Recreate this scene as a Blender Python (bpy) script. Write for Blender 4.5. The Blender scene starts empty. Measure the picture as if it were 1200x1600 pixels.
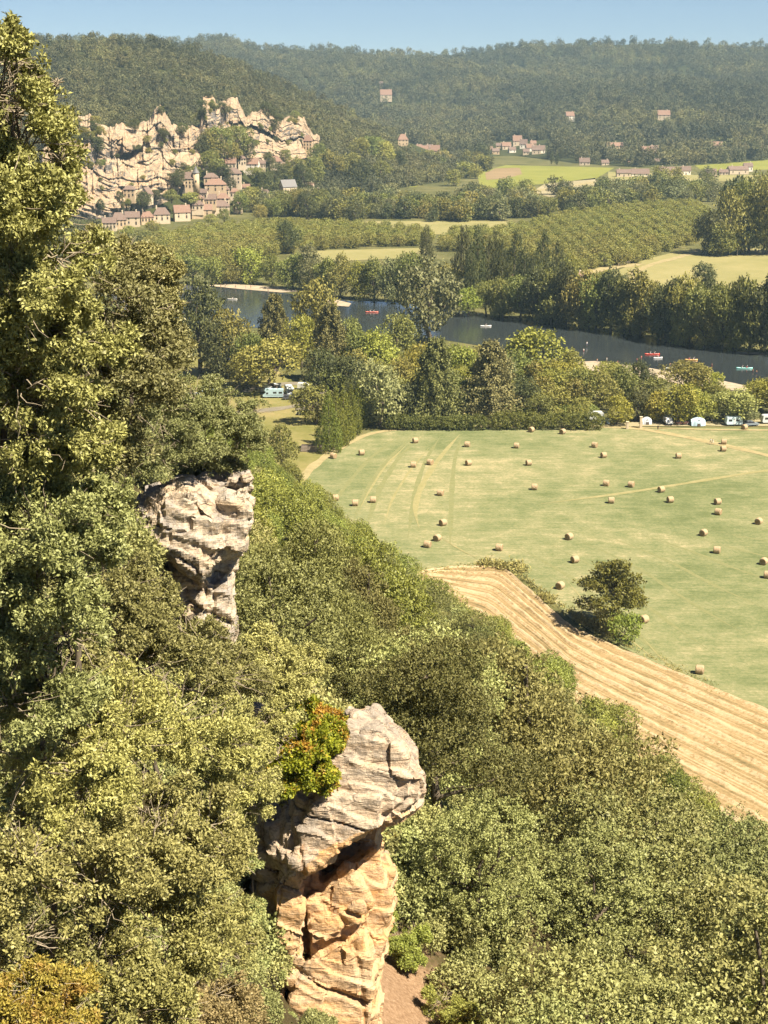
import bpy, bmesh, math, random
import numpy as np
from mathutils import Vector, Matrix
R = math.radians
S = bpy.context.scene
COL = S.collection
rng = np.random.default_rng(11)
random.seed(11)

# ------------------------------------------------------------------ camera
F = 2300.0                                   # focal length in pixels of a 1200 x 1600 frame
PITCH = math.atan(685.0 / F)
CAM = np.array([0.0, 0.0, 100.0])
AX = np.array([1.0, 0, 0])
AF = np.array([0, math.cos(PITCH), -math.sin(PITCH)])
AU = np.array([0, math.sin(PITCH), math.cos(PITCH)])
cd = bpy.data.cameras.new('camera'); cam = bpy.data.objects.new('camera', cd); COL.objects.link(cam)
cd.sensor_fit = 'VERTICAL'; cd.sensor_height = 36.0; cd.lens = F / 1600 * 36.0
cd.clip_start = 0.5; cd.clip_end = 20000
cam.location = CAM; cam.rotation_euler = (math.pi / 2 - PITCH, 0, 0)
S.camera = cam

# ------------------------------------------------------------------ light
SUN_AZ = R(122); SUN_EL = R(54)              # azimuth clockwise from +Y
sdir = Vector((math.sin(SUN_AZ) * math.cos(SUN_EL), math.cos(SUN_AZ) * math.cos(SUN_EL), math.sin(SUN_EL)))
sl = bpy.data.lights.new('sun', 'SUN'); so = bpy.data.objects.new('sun', sl); COL.objects.link(so)
sl.energy = 5.0; sl.angle = R(0.5); sl.color = (1.0, 0.88, 0.68)
so.rotation_euler = sdir.to_track_quat('Z', 'Y').to_euler(); so.location = (0, 0, 400)
W = bpy.data.worlds.new('World'); S.world = W; W.use_nodes = True
nt = W.node_tree; nt.nodes.clear()
sky = nt.nodes.new('ShaderNodeTexSky'); sky.sky_type = 'NISHITA'; sky.sun_disc = False
sky.sun_elevation = SUN_EL; sky.sun_rotation = SUN_AZ; sky.altitude = 200
sky.air_density = 0.5; sky.dust_density = 0.0; sky.ozone_density = 2.5
hs = nt.nodes.new('ShaderNodeHueSaturation'); hs.inputs['Hue'].default_value = 0.505; hs.inputs['Saturation'].default_value = 1.0; hs.inputs['Value'].default_value = 0.72
bg = nt.nodes.new('ShaderNodeBackground'); bg.inputs[1].default_value = 0.05
wo = nt.nodes.new('ShaderNodeOutputWorld')
nt.links.new(sky.outputs[0], hs.inputs['Color']); nt.links.new(hs.outputs[0], bg.inputs[0]); nt.links.new(bg.outputs[0], wo.inputs[0])
S.view_settings.view_transform = 'Standard'; S.view_settings.look = 'None'
S.view_settings.exposure = 1.4; S.view_settings.gamma = 1.0
S.render.engine = 'CYCLES'
cy = S.cycles
cy.max_bounces = 6; cy.diffuse_bounces = 2; cy.glossy_bounces = 2; cy.transmission_bounces = 3
cy.transparent_max_bounces = 4; cy.volume_bounces = 0; cy.use_denoising = True
cy.sample_clamp_indirect = 4.0
cy.use_adaptive_sampling = True; cy.adaptive_threshold = 0.02

# ------------------------------------------------------------------ helpers
def ray(px, py):
    return AF + AX * ((px - 600) / F) + AU * ((800 - py) / F)
def P(px, py, D):
    return CAM + ray(px, py) * D
def G(px, py, z=0.0):                        # pixel to the plane at height z
    r = ray(px, py); return CAM + r * ((z - CAM[2]) / r[2])
def PY(px, py, Y):
    r = ray(px, py); return CAM + r * (Y / r[1])
def proj(p):
    q = np.asarray(p) - CAM
    d = q @ AF
    return 600 + F * (q @ AX) / d, 800 - F * (q @ AU) / d, d
def lerp_tab(x, tab):
    t = np.array(tab, float); return np.interp(x, t[:, 0], t[:, 1])

def _hash(ix, iy, iz, seed):
    h = (ix.astype(np.int64) * 374761393 + iy.astype(np.int64) * 668265263 + iz.astype(np.int64) * 2147483647 + seed * 974634777) & 0xFFFFFFFF
    h = ((h ^ (h >> 13)) * 1274126177) & 0xFFFFFFFF
    h = ((h ^ (h >> 16)) * 2246822519) & 0xFFFFFFFF
    return ((h ^ (h >> 15)) & 0xFFFFFF) / float(0xFFFFFF) * 2 - 1
def vnoise(p, seed=0):
    p = np.asarray(p, float); i = np.floor(p); f = p - i; f = f * f * f * (f * (f * 6 - 15) + 10)
    ix, iy, iz = i[:, 0], i[:, 1], i[:, 2]; o = 0
    for dx in (0, 1):
        for dy in (0, 1):
            for dz in (0, 1):
                w = (f[:, 0] if dx else 1 - f[:, 0]) * (f[:, 1] if dy else 1 - f[:, 1]) * (f[:, 2] if dz else 1 - f[:, 2])
                o = o + w * _hash(ix + dx, iy + dy, iz + dz, seed)
    return o
def fbm(p, octv=4, seed=0, gain=0.5):
    p = np.asarray(p, float); a = 1.0; s = 0; t = 0
    for k in range(octv):
        s = s + a * vnoise(p * (2 ** k) + 17.3 * k, seed + k); t += a; a *= gain
    return s / t

def tag(o, label=None, cat=None, group=None, kind=None):
    if label: o['label'] = label
    if cat: o['category'] = cat
    if group: o['group'] = group
    if kind: o['kind'] = kind
    return o
def mesh_np(name, V, Fc, mats, mi=None, tint=None, smooth=False, uv=None):
    """V (n,3), Fc list of arrays: (m,k) faces of one size, or list of lists"""
    me = bpy.data.meshes.new(name)
    V = np.asarray(V, np.float32)
    if isinstance(Fc, np.ndarray): Fc = [Fc]
    nl = sum(f.size for f in Fc); nf = sum(len(f) for f in Fc)
    me.vertices.add(len(V)); me.vertices.foreach_set('co', V.ravel())
    me.loops.add(nl); me.polygons.add(nf)
    me.loops.foreach_set('vertex_index', np.concatenate([f.ravel() for f in Fc]).astype(np.int32))
    st = []; c = 0
    for f in Fc:
        st.append(c + np.arange(len(f)) * f.shape[1]); c += f.size
    me.polygons.foreach_set('loop_start', np.concatenate(st).astype(np.int32))
    if mi is not None: me.polygons.foreach_set('material_index', np.asarray(mi, np.int32))
    if smooth: me.polygons.foreach_set('use_smooth', np.ones(nf, bool))
    for m in (mats if isinstance(mats, (list, tuple)) else [mats]): me.materials.append(m)
    if tint is not None:
        a = me.attributes.new('tint', 'FLOAT', 'FACE'); a.data.foreach_set('value', np.asarray(tint, np.float32))
    if uv is not None:
        l = me.uv_layers.new(name='UVMap'); li = np.concatenate([f.ravel() for f in Fc])
        l.data.foreach_set('uv', np.asarray(uv, np.float32)[li].ravel())
    me.update(calc_edges=True)
    return me
def link(name, me, parent=None, loc=None):
    o = bpy.data.objects.new(name, me); COL.objects.link(o)
    if parent is not None: o.parent = parent
    if loc is not None: o.location = loc
    return o
def empty(name, loc, rz=0.0):
    o = bpy.data.objects.new(name, None); COL.objects.link(o); o.location = loc; o.rotation_euler = (0, 0, rz)
    o.empty_display_size = 0.5
    return o
class MB:
    """collects shapes and links them as one mesh"""
    def __init__(s): s.v = []; s.f = []
    def add(s, vs, fs):
        b = len(s.v); s.v += [tuple(map(float, v)) for v in vs]; s.f += [[i + b for i in f] for f in fs]; return s
    def box(s, x0, x1, y0, y1, z0, z1, bev=0.0):
        if bev <= 0:
            return s.add([(x0, y0, z0), (x1, y0, z0), (x1, y1, z0), (x0, y1, z0), (x0, y0, z1), (x1, y0, z1), (x1, y1, z1), (x0, y1, z1)],
                         [(3, 2, 1, 0), (4, 5, 6, 7), (0, 1, 5, 4), (1, 2, 6, 5), (2, 3, 7, 6), (3, 0, 4, 7)])
        b = bev
        lo = [(x0 + b, y0), (x1 - b, y0), (x1, y0 + b), (x1, y1 - b), (x1 - b, y1), (x0 + b, y1), (x0, y1 - b), (x0, y0 + b)]
        rings = []
        for z, k in ((z0, b), (z0 + b, 0), (z1 - b, 0), (z1, b)):
            cx, cyy = (x0 + x1) / 2, (y0 + y1) / 2
            rings.append([(cx + (x - cx) * (1 - 2 * k / max(x1 - x0, 1e-6)), cyy + (y - cyy) * (1 - 2 * k / max(y1 - y0, 1e-6)), z) for x, y in lo])
        vs = [v for r in rings for v in r]; fs = [tuple(range(7, -1, -1)), tuple(range(24, 32))]
        for k in range(3):
            for i in range(8):
                j = (i + 1) % 8; fs.append((k * 8 + i, k * 8 + j, k * 8 + 8 + j, k * 8 + 8 + i))
        return s.add(vs, fs)
    def prism(s, poly, y0, y1):              # polygon in x,z extruded along y
        n = len(poly)
        vs = [(x, y0, z) for x, z in poly] + [(x, y1, z) for x, z in poly]
        return s.add(vs, [tuple(range(n)), tuple(range(2 * n - 1, n - 1, -1))] + [(i, i + n, (i + 1) % n + n, (i + 1) % n) for i in range(n)])
    def tube(s, pts, rad, n=6):
        pts = [Vector(p) for p in pts]; rad = rad if isinstance(rad, (list, tuple)) else [rad] * len(pts)
        vs = []; fs = []
        for k, p in enumerate(pts):
            d = (pts[min(k + 1, len(pts) - 1)] - pts[max(k - 1, 0)]).normalized()
            a = d.orthogonal().normalized(); b = d.cross(a)
            for i in range(n):
                t = 2 * math.pi * i / n; vs.append(p + (a * math.cos(t) + b * math.sin(t)) * rad[k])
        for k in range(len(pts) - 1):
            for i in range(n):
                j = (i + 1) % n; fs.append((k * n + i, k * n + j, k * n + n + j, k * n + n + i))
        fs.append(tuple(range(n - 1, -1, -1))); fs.append(tuple(range((len(pts) - 1) * n, len(pts) * n)))
        return s.add(vs, fs)
    def lathe(s, prof, n=16, c=(0, 0, 0)):   # profile of (r, z)
        vs = [(c[0] + r * math.cos(2 * math.pi * i / n), c[1] + r * math.sin(2 * math.pi * i / n), c[2] + z) for r, z in prof for i in range(n)]
        fs = [(k * n + i, k * n + (i + 1) % n, k * n + n + (i + 1) % n, k * n + n + i) for k in range(len(prof) - 1) for i in range(n)]
        fs += [tuple(range(n - 1, -1, -1)), tuple(range((len(prof) - 1) * n, len(prof) * n))]
        return s.add(vs, fs)
    def mesh(s, name, mats, smooth=False):
        me = bpy.data.meshes.new(name); me.from_pydata(s.v, [], s.f); me.update()
        for m in (mats if isinstance(mats, (list, tuple)) else [mats]): me.materials.append(m)
        if smooth: me.polygons.foreach_set('use_smooth', [True] * len(me.polygons))
        return me
    def build(s, name, mats, parent=None, smooth=False):
        return link(name, s.mesh(name, mats, smooth), parent)

# ------------------------------------------------------------------ materials
class MT:
    def __init__(s, name):
        s.m = bpy.data.materials.new(name); s.m.use_nodes = True; s.t = s.m.node_tree; s.t.nodes.clear()
        s.out = s.t.nodes.new('ShaderNodeOutputMaterial')
    def n(s, typ, **kw):
        o = s.t.nodes.new(typ)
        for k, v in kw.items():
            if k.startswith('_'): setattr(o, k[1:], v)
            else: s.set(o.inputs[k if not k.isdigit() else int(k)], v)
        return o
    def set(s, sock, v):
        if hasattr(v, 'is_output'): s.t.links.new(v, sock)
        elif hasattr(v, 'outputs'): s.t.links.new(v.outputs[0], sock)
        else:
            if isinstance(v, tuple) and len(v) == 3 and len(getattr(sock, 'default_value', ())) == 4: v = v + (1.0,)
            sock.default_value = v
    def noise(s, scale, detail=4, rough=0.55, vec=None, dist=0.0):
        o = s.n('ShaderNodeTexNoise', Scale=scale, Detail=detail, Roughness=rough, Distortion=dist)
        if vec is not None: s.set(o.inputs['Vector'], vec)
        return o.outputs['Fac']
    def ramp(s, fac, stops):
        o = s.t.nodes.new('ShaderNodeValToRGB'); s.set(o.inputs[0], fac); e = o.color_ramp.elements
        while len(e) < len(stops): e.new(0.5)
        for i, (p, c) in enumerate(stops):
            e[i].position = p; e[i].color = (c, c, c, 1) if isinstance(c, (int, float)) else tuple(c) + (1,)
        return o.outputs[0]
    def mix(s, fac, a, b, mode='MIX'):
        o = s.t.nodes.new('ShaderNodeMix'); o.data_type = 'RGBA'; o.blend_type = mode
        s.set(o.inputs[0], fac); s.set(o.inputs[6], a); s.set(o.inputs[7], b); return o.outputs[2]
    def math(s, op, a, b=0.0, clamp=False):
        o = s.t.nodes.new('ShaderNodeMath'); o.operation = op; o.use_clamp = clamp; s.set(o.inputs[0], a); s.set(o.inputs[1], b); return o.outputs[0]
    def geo(s): return s.n('ShaderNodeNewGeometry').outputs['Position']
    def mapping(s, vec, scale=(1, 1, 1), rot=(0, 0, 0)):
        o = s.n('ShaderNodeMapping'); s.set(o.inputs['Vector'], vec); o.inputs['Scale'].default_value = scale; o.inputs['Rotation'].default_value = rot
        return o.outputs[0]
    def bump(s, h, strength=0.5, dist=0.1):
        o = s.n('ShaderNodeBump', Strength=strength, Distance=dist); s.set(o.inputs['Height'], h); return o.outputs[0]
    def principled(s, col, rough=0.8, normal=None, spec=0.3, metal=0.0):
        o = s.n('ShaderNodeBsdfPrincipled'); s.set(o.inputs['Base Color'], col); s.set(o.inputs['Roughness'], rough)
        o.inputs['Specular IOR Level'].default_value = spec; o.inputs['Metallic'].default_value = metal
        if normal is not None: s.set(o.inputs['Normal'], normal)
        s.t.links.new(o.outputs[0], s.out.inputs['Surface']); return o

LEAF = 1.45
def leaf_mat(name, dark, light, rough=0.45, spec=0.35, trans=0.30, vary=0.35, accent=None, patch=None, stands=None):
    """leaves: the colour of each leaf and of each tree differs"""
    m = MT(name)
    at = m.n('ShaderNodeAttribute'); at.attribute_name = 'tint'
    oi = m.n('ShaderNodeObjectInfo')
    c = m.mix(at.outputs['Fac'], tuple(LEAF * q for q in dark), tuple(LEAF * q for q in light))
    if accent is not None:
        f = m.noise(0.9 if patch is None else patch, 2, 0.6, m.geo())
        f = m.ramp(m.math('ADD', f, m.math('MULTIPLY', at.outputs['Fac'], 0.25)), [(0.66, 0.0), (0.76, 1.0)])
        c = m.mix(f, c, accent)
    if stands:                               # stands of paler and darker species
        c = m.mix(1.0, c, m.ramp(m.noise(stands, 3, 0.55, m.geo()), [(0.36, (0.66, 0.70, 0.74)), (0.5, (1.0, 1.0, 1.0)), (0.64, (1.45, 1.38, 1.2))]), 'MULTIPLY')
    h = m.n('ShaderNodeHueSaturation'); m.set(h.inputs['Color'], c)
    m.set(h.inputs['Value'], m.math('ADD', m.math('MULTIPLY', oi.outputs['Random'], vary), 1 - vary / 2))
    m.set(h.inputs['Hue'], m.math('ADD', m.math('MULTIPLY', m.math('FRACT', m.math('MULTIPLY', oi.outputs['Random'], 7.31)), 0.03), 0.485))
    c = m.mix(1.0, h.outputs[0], oi.outputs['Color'], 'MULTIPLY')
    b = m.n('ShaderNodeBsdfPrincipled'); m.set(b.inputs['Base Color'], c); b.inputs['Roughness'].default_value = rough; b.inputs['Specular IOR Level'].default_value = spec
    t = m.n('ShaderNodeBsdfTranslucent'); m.set(t.inputs['Color'], c)
    x = m.n('ShaderNodeMixShader'); x.inputs[0].default_value = trans
    m.t.links.new(b.outputs[0], x.inputs[1]); m.t.links.new(t.outputs[0], x.inputs[2]); m.t.links.new(x.outputs[0], m.out.inputs['Surface'])
    return m.m
def plain(name, col, rough=0.7, spec=0.3, var=0.12, scale=3.0, metal=0.0):
    m = MT(name); f = m.noise(scale, 5, 0.6, m.n('ShaderNodeTexCoord').outputs['Object'])
    c = m.mix(f, tuple(x * (1 - var * 1.5) for x in col), tuple(min(1, x * (1 + var * 1.5)) for x in col))
    m.principled(c, rough, None, spec, metal); return m.m
def solid(name, col, rough=0.6, spec=0.3):
    m = MT(name); oi = m.n('ShaderNodeObjectInfo')
    c = m.mix(1.0, m.mix(m.noise(4.0, 4, 0.6, m.n('ShaderNodeTexCoord').outputs['Object']), tuple(x * .85 for x in col), tuple(min(1, x * 1.12) for x in col)), oi.outputs['Color'], 'MULTIPLY')
    m.principled(c, rough, None, spec); return m.m

M = {}
M['holm'] = leaf_mat('holm_oak_leaf', (0.095, 0.094, 0.028), (0.290, 0.285, 0.110), 0.5, 0.3, 0.14, 0.3)
M['slope_holm'] = leaf_mat('slope_oak_leaf', (0.120, 0.124, 0.042), (0.278, 0.285, 0.115), 0.5, 0.25, 0.1, 0.4)
M['slope_green'] = leaf_mat('downy_oak_leaf', (0.085, 0.100, 0.020), (0.26, 0.285, 0.070), 0.5, 0.3, 0.25, 0.4)
M['pine'] = leaf_mat('pine_needle', (0.090, 0.092, 0.028), (0.205, 0.205, 0.076), 0.6, 0.25, 0.15, 0.35)
M['autumn'] = leaf_mat('maple_leaf', (0.10, 0.12, 0.012), (0.34, 0.31, 0.03), 0.5, 0.3, 0.3, 0.1, accent=(0.50, 0.24, 0.05), patch=1.3)
M['gold'] = leaf_mat('gold_shrub_leaf', (0.13, 0.105, 0.022), (0.42, 0.33, 0.075), 0.5, 0.3, 0.25, 0.1, accent=(0.40, 0.25, 0.07), patch=4.0)
M['dry'] = leaf_mat('dry_shrub_leaf', (0.13, 0.11, 0.045), (0.30, 0.25, 0.115), 0.6, 0.3, 0.2, 0.2)
M['broad'] = leaf_mat('valley_leaf', (0.085, 0.092, 0.030), (0.190, 0.190, 0.070), 0.55, 0.25, 0.25, 0.22)
M['conifer'] = leaf_mat('conifer_needle', (0.050, 0.056, 0.022), (0.115, 0.115, 0.046), 0.6, 0.25, 0.1, 0.25)
M['woods'] = leaf_mat('hill_leaf', (0.058, 0.062, 0.030), (0.122, 0.120, 0.056), 0.6, 0.2, 0.05, 0.55, stands=0.0065)

def bark_mat(name, a, b):
    m = MT(name); v = m.mapping(m.n('ShaderNodeTexCoord').outputs['Object'], (9, 9, 2)); f = m.noise(1.5, 6, 0.65, v)
    m.principled(m.mix(f, a, b), 0.9, m.bump(f, 0.6, 0.05), 0.2); return m.m
M['bark'] = bark_mat('bark', (0.055, 0.043, 0.03), (0.20, 0.165, 0.125))
M['twig'] = bark_mat('pale_twig', (0.18, 0.145, 0.10), (0.42, 0.36, 0.27))

def rock_mat(name, tan, grey, white, stain, zs=1.0, greyness=0.5, bumpd=0.12, sc=1.0, wall=False):
    m = MT(name); p = m.geo()
    big = m.noise(0.35 * sc, 3, 0.55, p)
    mid = m.noise(1.6 * sc, 6, 0.62, p)
    strata = m.noise(1.0 * sc, 6, 0.65, m.mapping(p, (0.5, 0.5, 3.0 * zs), (0.1, 0.13, 0)))
    fine = m.noise(9 * sc, 8, 0.7, p)
    nz = m.n('ShaderNodeSeparateXYZ'); m.set(nz.inputs[0], m.n('ShaderNodeNewGeometry').outputs['Normal'])
    c = m.mix(m.ramp(strata, [(0.35, 0.0), (0.65, 1.0)]), tan, white)
    up = m.math('ADD', m.math('ADD', m.math('MULTIPLY', nz.outputs[2], -0.9), 0.34) if wall else m.math('MULTIPLY', nz.outputs[2], 0.30), m.math('MULTIPLY', m.math('SUBTRACT', mid, 0.5), 1.1))
    up = m.math('ADD', up, m.math('MULTIPLY', m.math('SUBTRACT', big, 0.5), 1.4))
    c = m.mix(m.ramp(up, [(0.5 - greyness * 0.6, 0.0), (0.72 - greyness * 0.6, 1.0)]), c, grey)      # lichen-grey where weather falls
    c = m.mix(m.ramp(m.noise(2.2 * sc, 5, 0.7, m.mapping(p, (1.2, 1.2, 0.35))), [(0.60, 0.0), (0.70, 0.8)]), c, stain)
    lich = m.noise(4.5 * sc, 8, 0.75, p, 0.6)
    c = m.mix(m.math('MULTIPLY', m.ramp(lich, [(0.50, 0.0), (0.58, 1.0)]), min(1.0, greyness * 1.1)), c, m.mix(0.5, grey, (0.12, 0.105, 0.095)))
    c = m.mix(m.ramp(m.noise(1.5 * sc, 4, 0.7, m.mapping(p, (2.2, 2.2, 0.22))), [(0.58, 0.0), (0.70, 0.5)]), c, (0.13, 0.115, 0.105))
    c = m.mix(m.ramp(fine, [(0.35, 0.55), (0.6, 0.0)]), c, m.mix(0.5, c, (0.06, 0.045, 0.03)))
    crack = m.n('ShaderNodeTexVoronoi', Scale=0.9 * sc); crack.feature = 'DISTANCE_TO_EDGE'
    wv = m.mix(0.22, m.mapping(p, (0.8, 0.8, 1.7 * zs)), m.n('ShaderNodeTexNoise', Scale=2.2 * sc, Detail=3.0).outputs['Color'], 'ADD')
    m.set(crack.inputs['Vector'], wv)
    ck = m.ramp(crack.outputs['Distance'], [(0.0, 0.0), (0.035, 1.0)])
    ckm = m.ramp(m.noise(1.3 * sc, 3, 0.6, p), [(0.45, 0.0), (0.60, 0.6)]); ck = m.math('SUBTRACT', 1.0, m.math('MULTIPLY', m.math('SUBTRACT', 1.0, ck), ckm))
    c = m.mix(m.math('SUBTRACT', 1.0, ck), c, (0.08, 0.05, 0.03))
    h = m.math('ADD', m.math('MULTIPLY', fine, 0.5), m.math('ADD', m.math('MULTIPLY', strata, 1.3), m.math('MULTIPLY', ck, 0.35)))
    m.principled(c, 0.9, m.bump(h, 1.0, bumpd), 0.15); return m.m
M['rock'] = rock_mat('outcrop_limestone', (0.60, 0.35, 0.155), (0.38, 0.31, 0.24), (0.58, 0.42, 0.27), (0.50, 0.25, 0.09), greyness=0.28)
M['rock_top'] = rock_mat('lichened_limestone', (0.54, 0.40, 0.28), (0.34, 0.295, 0.25), (0.56, 0.47, 0.37), (0.42, 0.22, 0.11), greyness=0.62)
M['rock_grey'] = rock_mat('weathered_limestone', (0.52, 0.39, 0.26), (0.33, 0.30, 0.275), (0.55, 0.48, 0.39), (0.20, 0.175, 0.16), greyness=0.62)
M['cliff'] = rock_mat('village_limestone', (0.46, 0.32, 0.20), (0.205, 0.19, 0.18), (0.48, 0.385, 0.275), (0.40, 0.22, 0.11), greyness=0.55, bumpd=2.0, sc=0.07, zs=1.3, wall=True)

def ground_mat(name, cols, scale=0.05, dirv=None, rough=0.95, bump=None):
    m = MT(name); p = m.geo()
    v = m.mapping(p, dirv[0], (0, 0, dirv[1])) if dirv else p
    f = m.noise(scale, 6, 0.62, v); g = m.noise(scale * 9, 5, 0.7, p)
    f2 = m.math('ADD', m.math('MULTIPLY', f, 0.7), m.math('MULTIPLY', g, 0.3))
    n = len(cols); st = [(0.36 + 0.28 * i / (n - 1), c) for i, c in enumerate(cols)]
    m.principled(m.ramp(f2, st), rough, m.bump(g, 0.5, bump) if bump else None, 0.1); return m.m
M['ground'] = ground_mat('valley_ground', [(0.060, 0.065, 0.025), (0.105, 0.105, 0.04), (0.16, 0.145, 0.065)], 0.03)
def soil_mat():
    m = MT('slope_soil'); p = m.geo(); g = m.noise(7.0, 9, 0.8, p); f = m.noise(0.9, 6, 0.66, p)
    litter = m.ramp(m.math('ADD', m.math('MULTIPLY', f, .6), m.math('MULTIPLY', g, .4)), [(0.38, (0.035, 0.030, 0.015)), (0.55, (0.085, 0.068, 0.032)), (0.65, (0.055, 0.055, 0.020))])
    scree = m.ramp(g, [(0.35, (0.16, 0.095, 0.055)), (0.55, (0.30, 0.20, 0.125)), (0.68, (0.40, 0.30, 0.21))])
    d = m.n('ShaderNodeVectorMath'); d.operation = 'DISTANCE'; m.set(d.inputs[0], p); d.inputs[1].default_value = SCREE
    k = m.ramp(m.math('ADD', m.math('MULTIPLY', d.outputs['Value'], .08), m.math('MULTIPLY', f, .6)), [(0.72, 1.0), (0.88, 0.0)])
    m.principled(m.mix(k, litter, scree), 0.95, m.bump(g, 0.6, 0.15), 0.1); return m.m
SCREE = tuple(P(640, 1580, 46))
M['slope_soil'] = soil_mat()
M['hillsoil'] = ground_mat('hill_soil', [(0.030, 0.036, 0.014), (0.06, 0.066, 0.025)], 0.02)
M['gravel'] = ground_mat('river_gravel', [(0.281, 0.226, 0.156), (0.421, 0.359, 0.273)], 0.3)
M['sand'] = ground_mat('pale_track', [(0.234, 0.203, 0.101), (0.359, 0.296, 0.164)], 0.3)
M['asphalt'] = ground_mat('lane', [(0.156, 0.140, 0.109), (0.234, 0.207, 0.156)], 0.3)
M['lawn'] = ground_mat('camp_lawn', [(0.133, 0.136, 0.039), (0.195, 0.179, 0.066), (0.265, 0.218, 0.101)], 0.06)
M['pale_field'] = ground_mat('pale_field', [(0.203, 0.195, 0.078), (0.281, 0.250, 0.117)], 0.03)
M['crop'] = ground_mat('crop', [(0.164, 0.179, 0.035), (0.226, 0.226, 0.058)], 0.02)
M['brown_field'] = ground_mat('brown_field', [(0.203, 0.148, 0.082), (0.265, 0.195, 0.113)], 0.02)
M['beige_field'] = ground_mat('beige_field', [(0.257, 0.226, 0.133), (0.328, 0.289, 0.187)], 0.02)
def meadow_mat():
    m = MT('mown_meadow'); p = m.geo()
    streak = m.noise(0.35, 5, 0.65, m.mapping(p, (0.25, 2.2, 1), (0, 0, R(-14))), 0.8)
    patch = m.noise(0.022, 5, 0.6, p, 0.8); fine = m.noise(1.3, 6, 0.75, p); mid = m.noise(0.16, 5, 0.65, p)
    f = m.math('ADD', m.math('MULTIPLY', streak, 0.17), m.math('ADD', m.math('MULTIPLY', patch, 0.30), m.math('ADD', m.math('MULTIPLY', fine, 0.27), m.math('MULTIPLY', mid, 0.26))))
    c = m.ramp(f, [(0.41, (0.104, 0.128, 0.052)), (0.475, (0.156, 0.174, 0.080)), (0.53, (0.216, 0.214, 0.110)), (0.59, (0.34, 0.295, 0.17))])
    m.principled(c, 0.95, m.bump(m.math('ADD', fine, mid), 0.5, 0.12), 0.1); return m.m
M['meadow'] = meadow_mat()
def stubble_mat():
    m = MT('stubble'); p = m.geo(); uv = m.n('ShaderNodeUVMap').outputs[0]
    sx = m.n('ShaderNodeSeparateXYZ'); m.set(sx.inputs[0], uv)
    wob = m.noise(0.25, 3, 0.5, m.mapping(uv, (40, 6, 1)))
    v = m.math('ADD', sx.outputs[1], m.math('MULTIPLY', wob, 0.012))
    cmb = m.n('ShaderNodeCombineXYZ'); m.set(cmb.inputs[0], m.math('MULTIPLY', sx.outputs[0], 3.0)); m.set(cmb.inputs[1], m.math('MULTIPLY', v, 62.0))
    st = m.noise(1.0, 4, 0.65, cmb.outputs[0]); fine = m.noise(1.6, 7, 0.75, p); mid = m.noise(0.12, 4, 0.6, p)
    f = m.math('ADD', m.math('MULTIPLY', st, 0.55), m.math('ADD', m.math('MULTIPLY', fine, 0.29), m.math('MULTIPLY', mid, 0.16)))
    sw = m.math('POWER', m.math('ABSOLUTE', m.math('COSINE', m.math('MULTIPLY', v, math.pi * 15))), 7.0)
    f = m.math('ADD', f, m.math('MULTIPLY', m.math('MULTIPLY', sw, m.math('SUBTRACT', fine, 0.25)), 0.55))
    c = m.ramp(f, [(0.40, (0.115, 0.095, 0.045)), (0.46, (0.215, 0.158, 0.076)), (0.53, (0.315, 0.225, 0.115)), (0.63, (0.44, 0.345, 0.215))])
    m.principled(c, 0.95, m.bump(m.math('ADD', fine, st), 0.7, 0.18), 0.1); return m.m
M['stubble'] = stubble_mat()
def water_mat():
    m = MT('river_water'); p = m.geo()
    w = m.noise(0.55, 4, 0.6, m.mapping(p, (1, 2.2, 1), (0, 0, R(10)))); big = m.noise(0.03, 3, 0.5, p)
    c = m.mix(big, (0.024, 0.032, 0.038), (0.036, 0.043, 0.046))
    o = m.principled(c, m.ramp(big, [(0.4, 0.05), (0.65, 0.20)]), m.bump(w, 0.4, 0.10), 0.5); return m.m
M['water'] = water_mat()
M['roof_brown'] = plain('brown_tile', (0.185, 0.135, 0.115), 0.9, 0.15, 0.25, 1.2)
M['roof_red'] = plain('red_tile', (0.24, 0.155, 0.12), 0.9, 0.15, 0.25, 1.2)
M['roof_slate'] = plain('slate', (0.15, 0.145, 0.15), 0.6, 0.3, 0.15, 1.2)
M['stone_wall'] = plain('pale_stone', (0.58, 0.48, 0.36), 0.9, 0.1, 0.15, 0.8)
M['ochre_wall'] = plain('ochre_stone', (0.52, 0.40, 0.27), 0.9, 0.1, 0.15, 0.8)
M['white_wall'] = plain('white_render', (0.78, 0.72, 0.63), 0.9, 0.1, 0.08, 0.8)
M['pane'] = solid('dark_pane', (0.035, 0.035, 0.04), 0.15, 0.5)
M['shutter'] = solid('dark_timber', (0.07, 0.055, 0.045), 0.7)
M['straw'] = plain('straw', (0.40, 0.30, 0.19), 0.95, 0.1, 0.3, 12.0)
M['twine'] = plain('straw_spiral', (0.30, 0.215, 0.125), 0.95, 0.1, 0.35, 14.0)
M['van_white'] = solid('white_paint', (0.72, 0.76, 0.78), 0.35, 0.5)
M['paint'] = solid('paint', (0.80, 0.80, 0.80), 0.35, 0.5)
M['tyre'] = solid('rubber', (0.02, 0.02, 0.02), 0.9)
M['rim'] = solid('alloy', (0.5, 0.5, 0.5), 0.4)
M['lamp_red'] = solid('red_lens', (0.45, 0.03, 0.02), 0.3)
M['lamp_clear'] = solid('clear_lens', (0.75, 0.75, 0.72), 0.2)
M['cloth'] = solid('cloth', (0.58, 0.58, 0.58), 0.9, 0.1)
M['skin'] = solid('skin', (0.48, 0.28, 0.18), 0.6)
M['hair'] = solid('hair', (0.05, 0.03, 0.02), 0.8)
M['timber'] = plain('grey_timber', (0.30, 0.25, 0.21), 0.9, 0.1, 0.2, 2.0)

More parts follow.
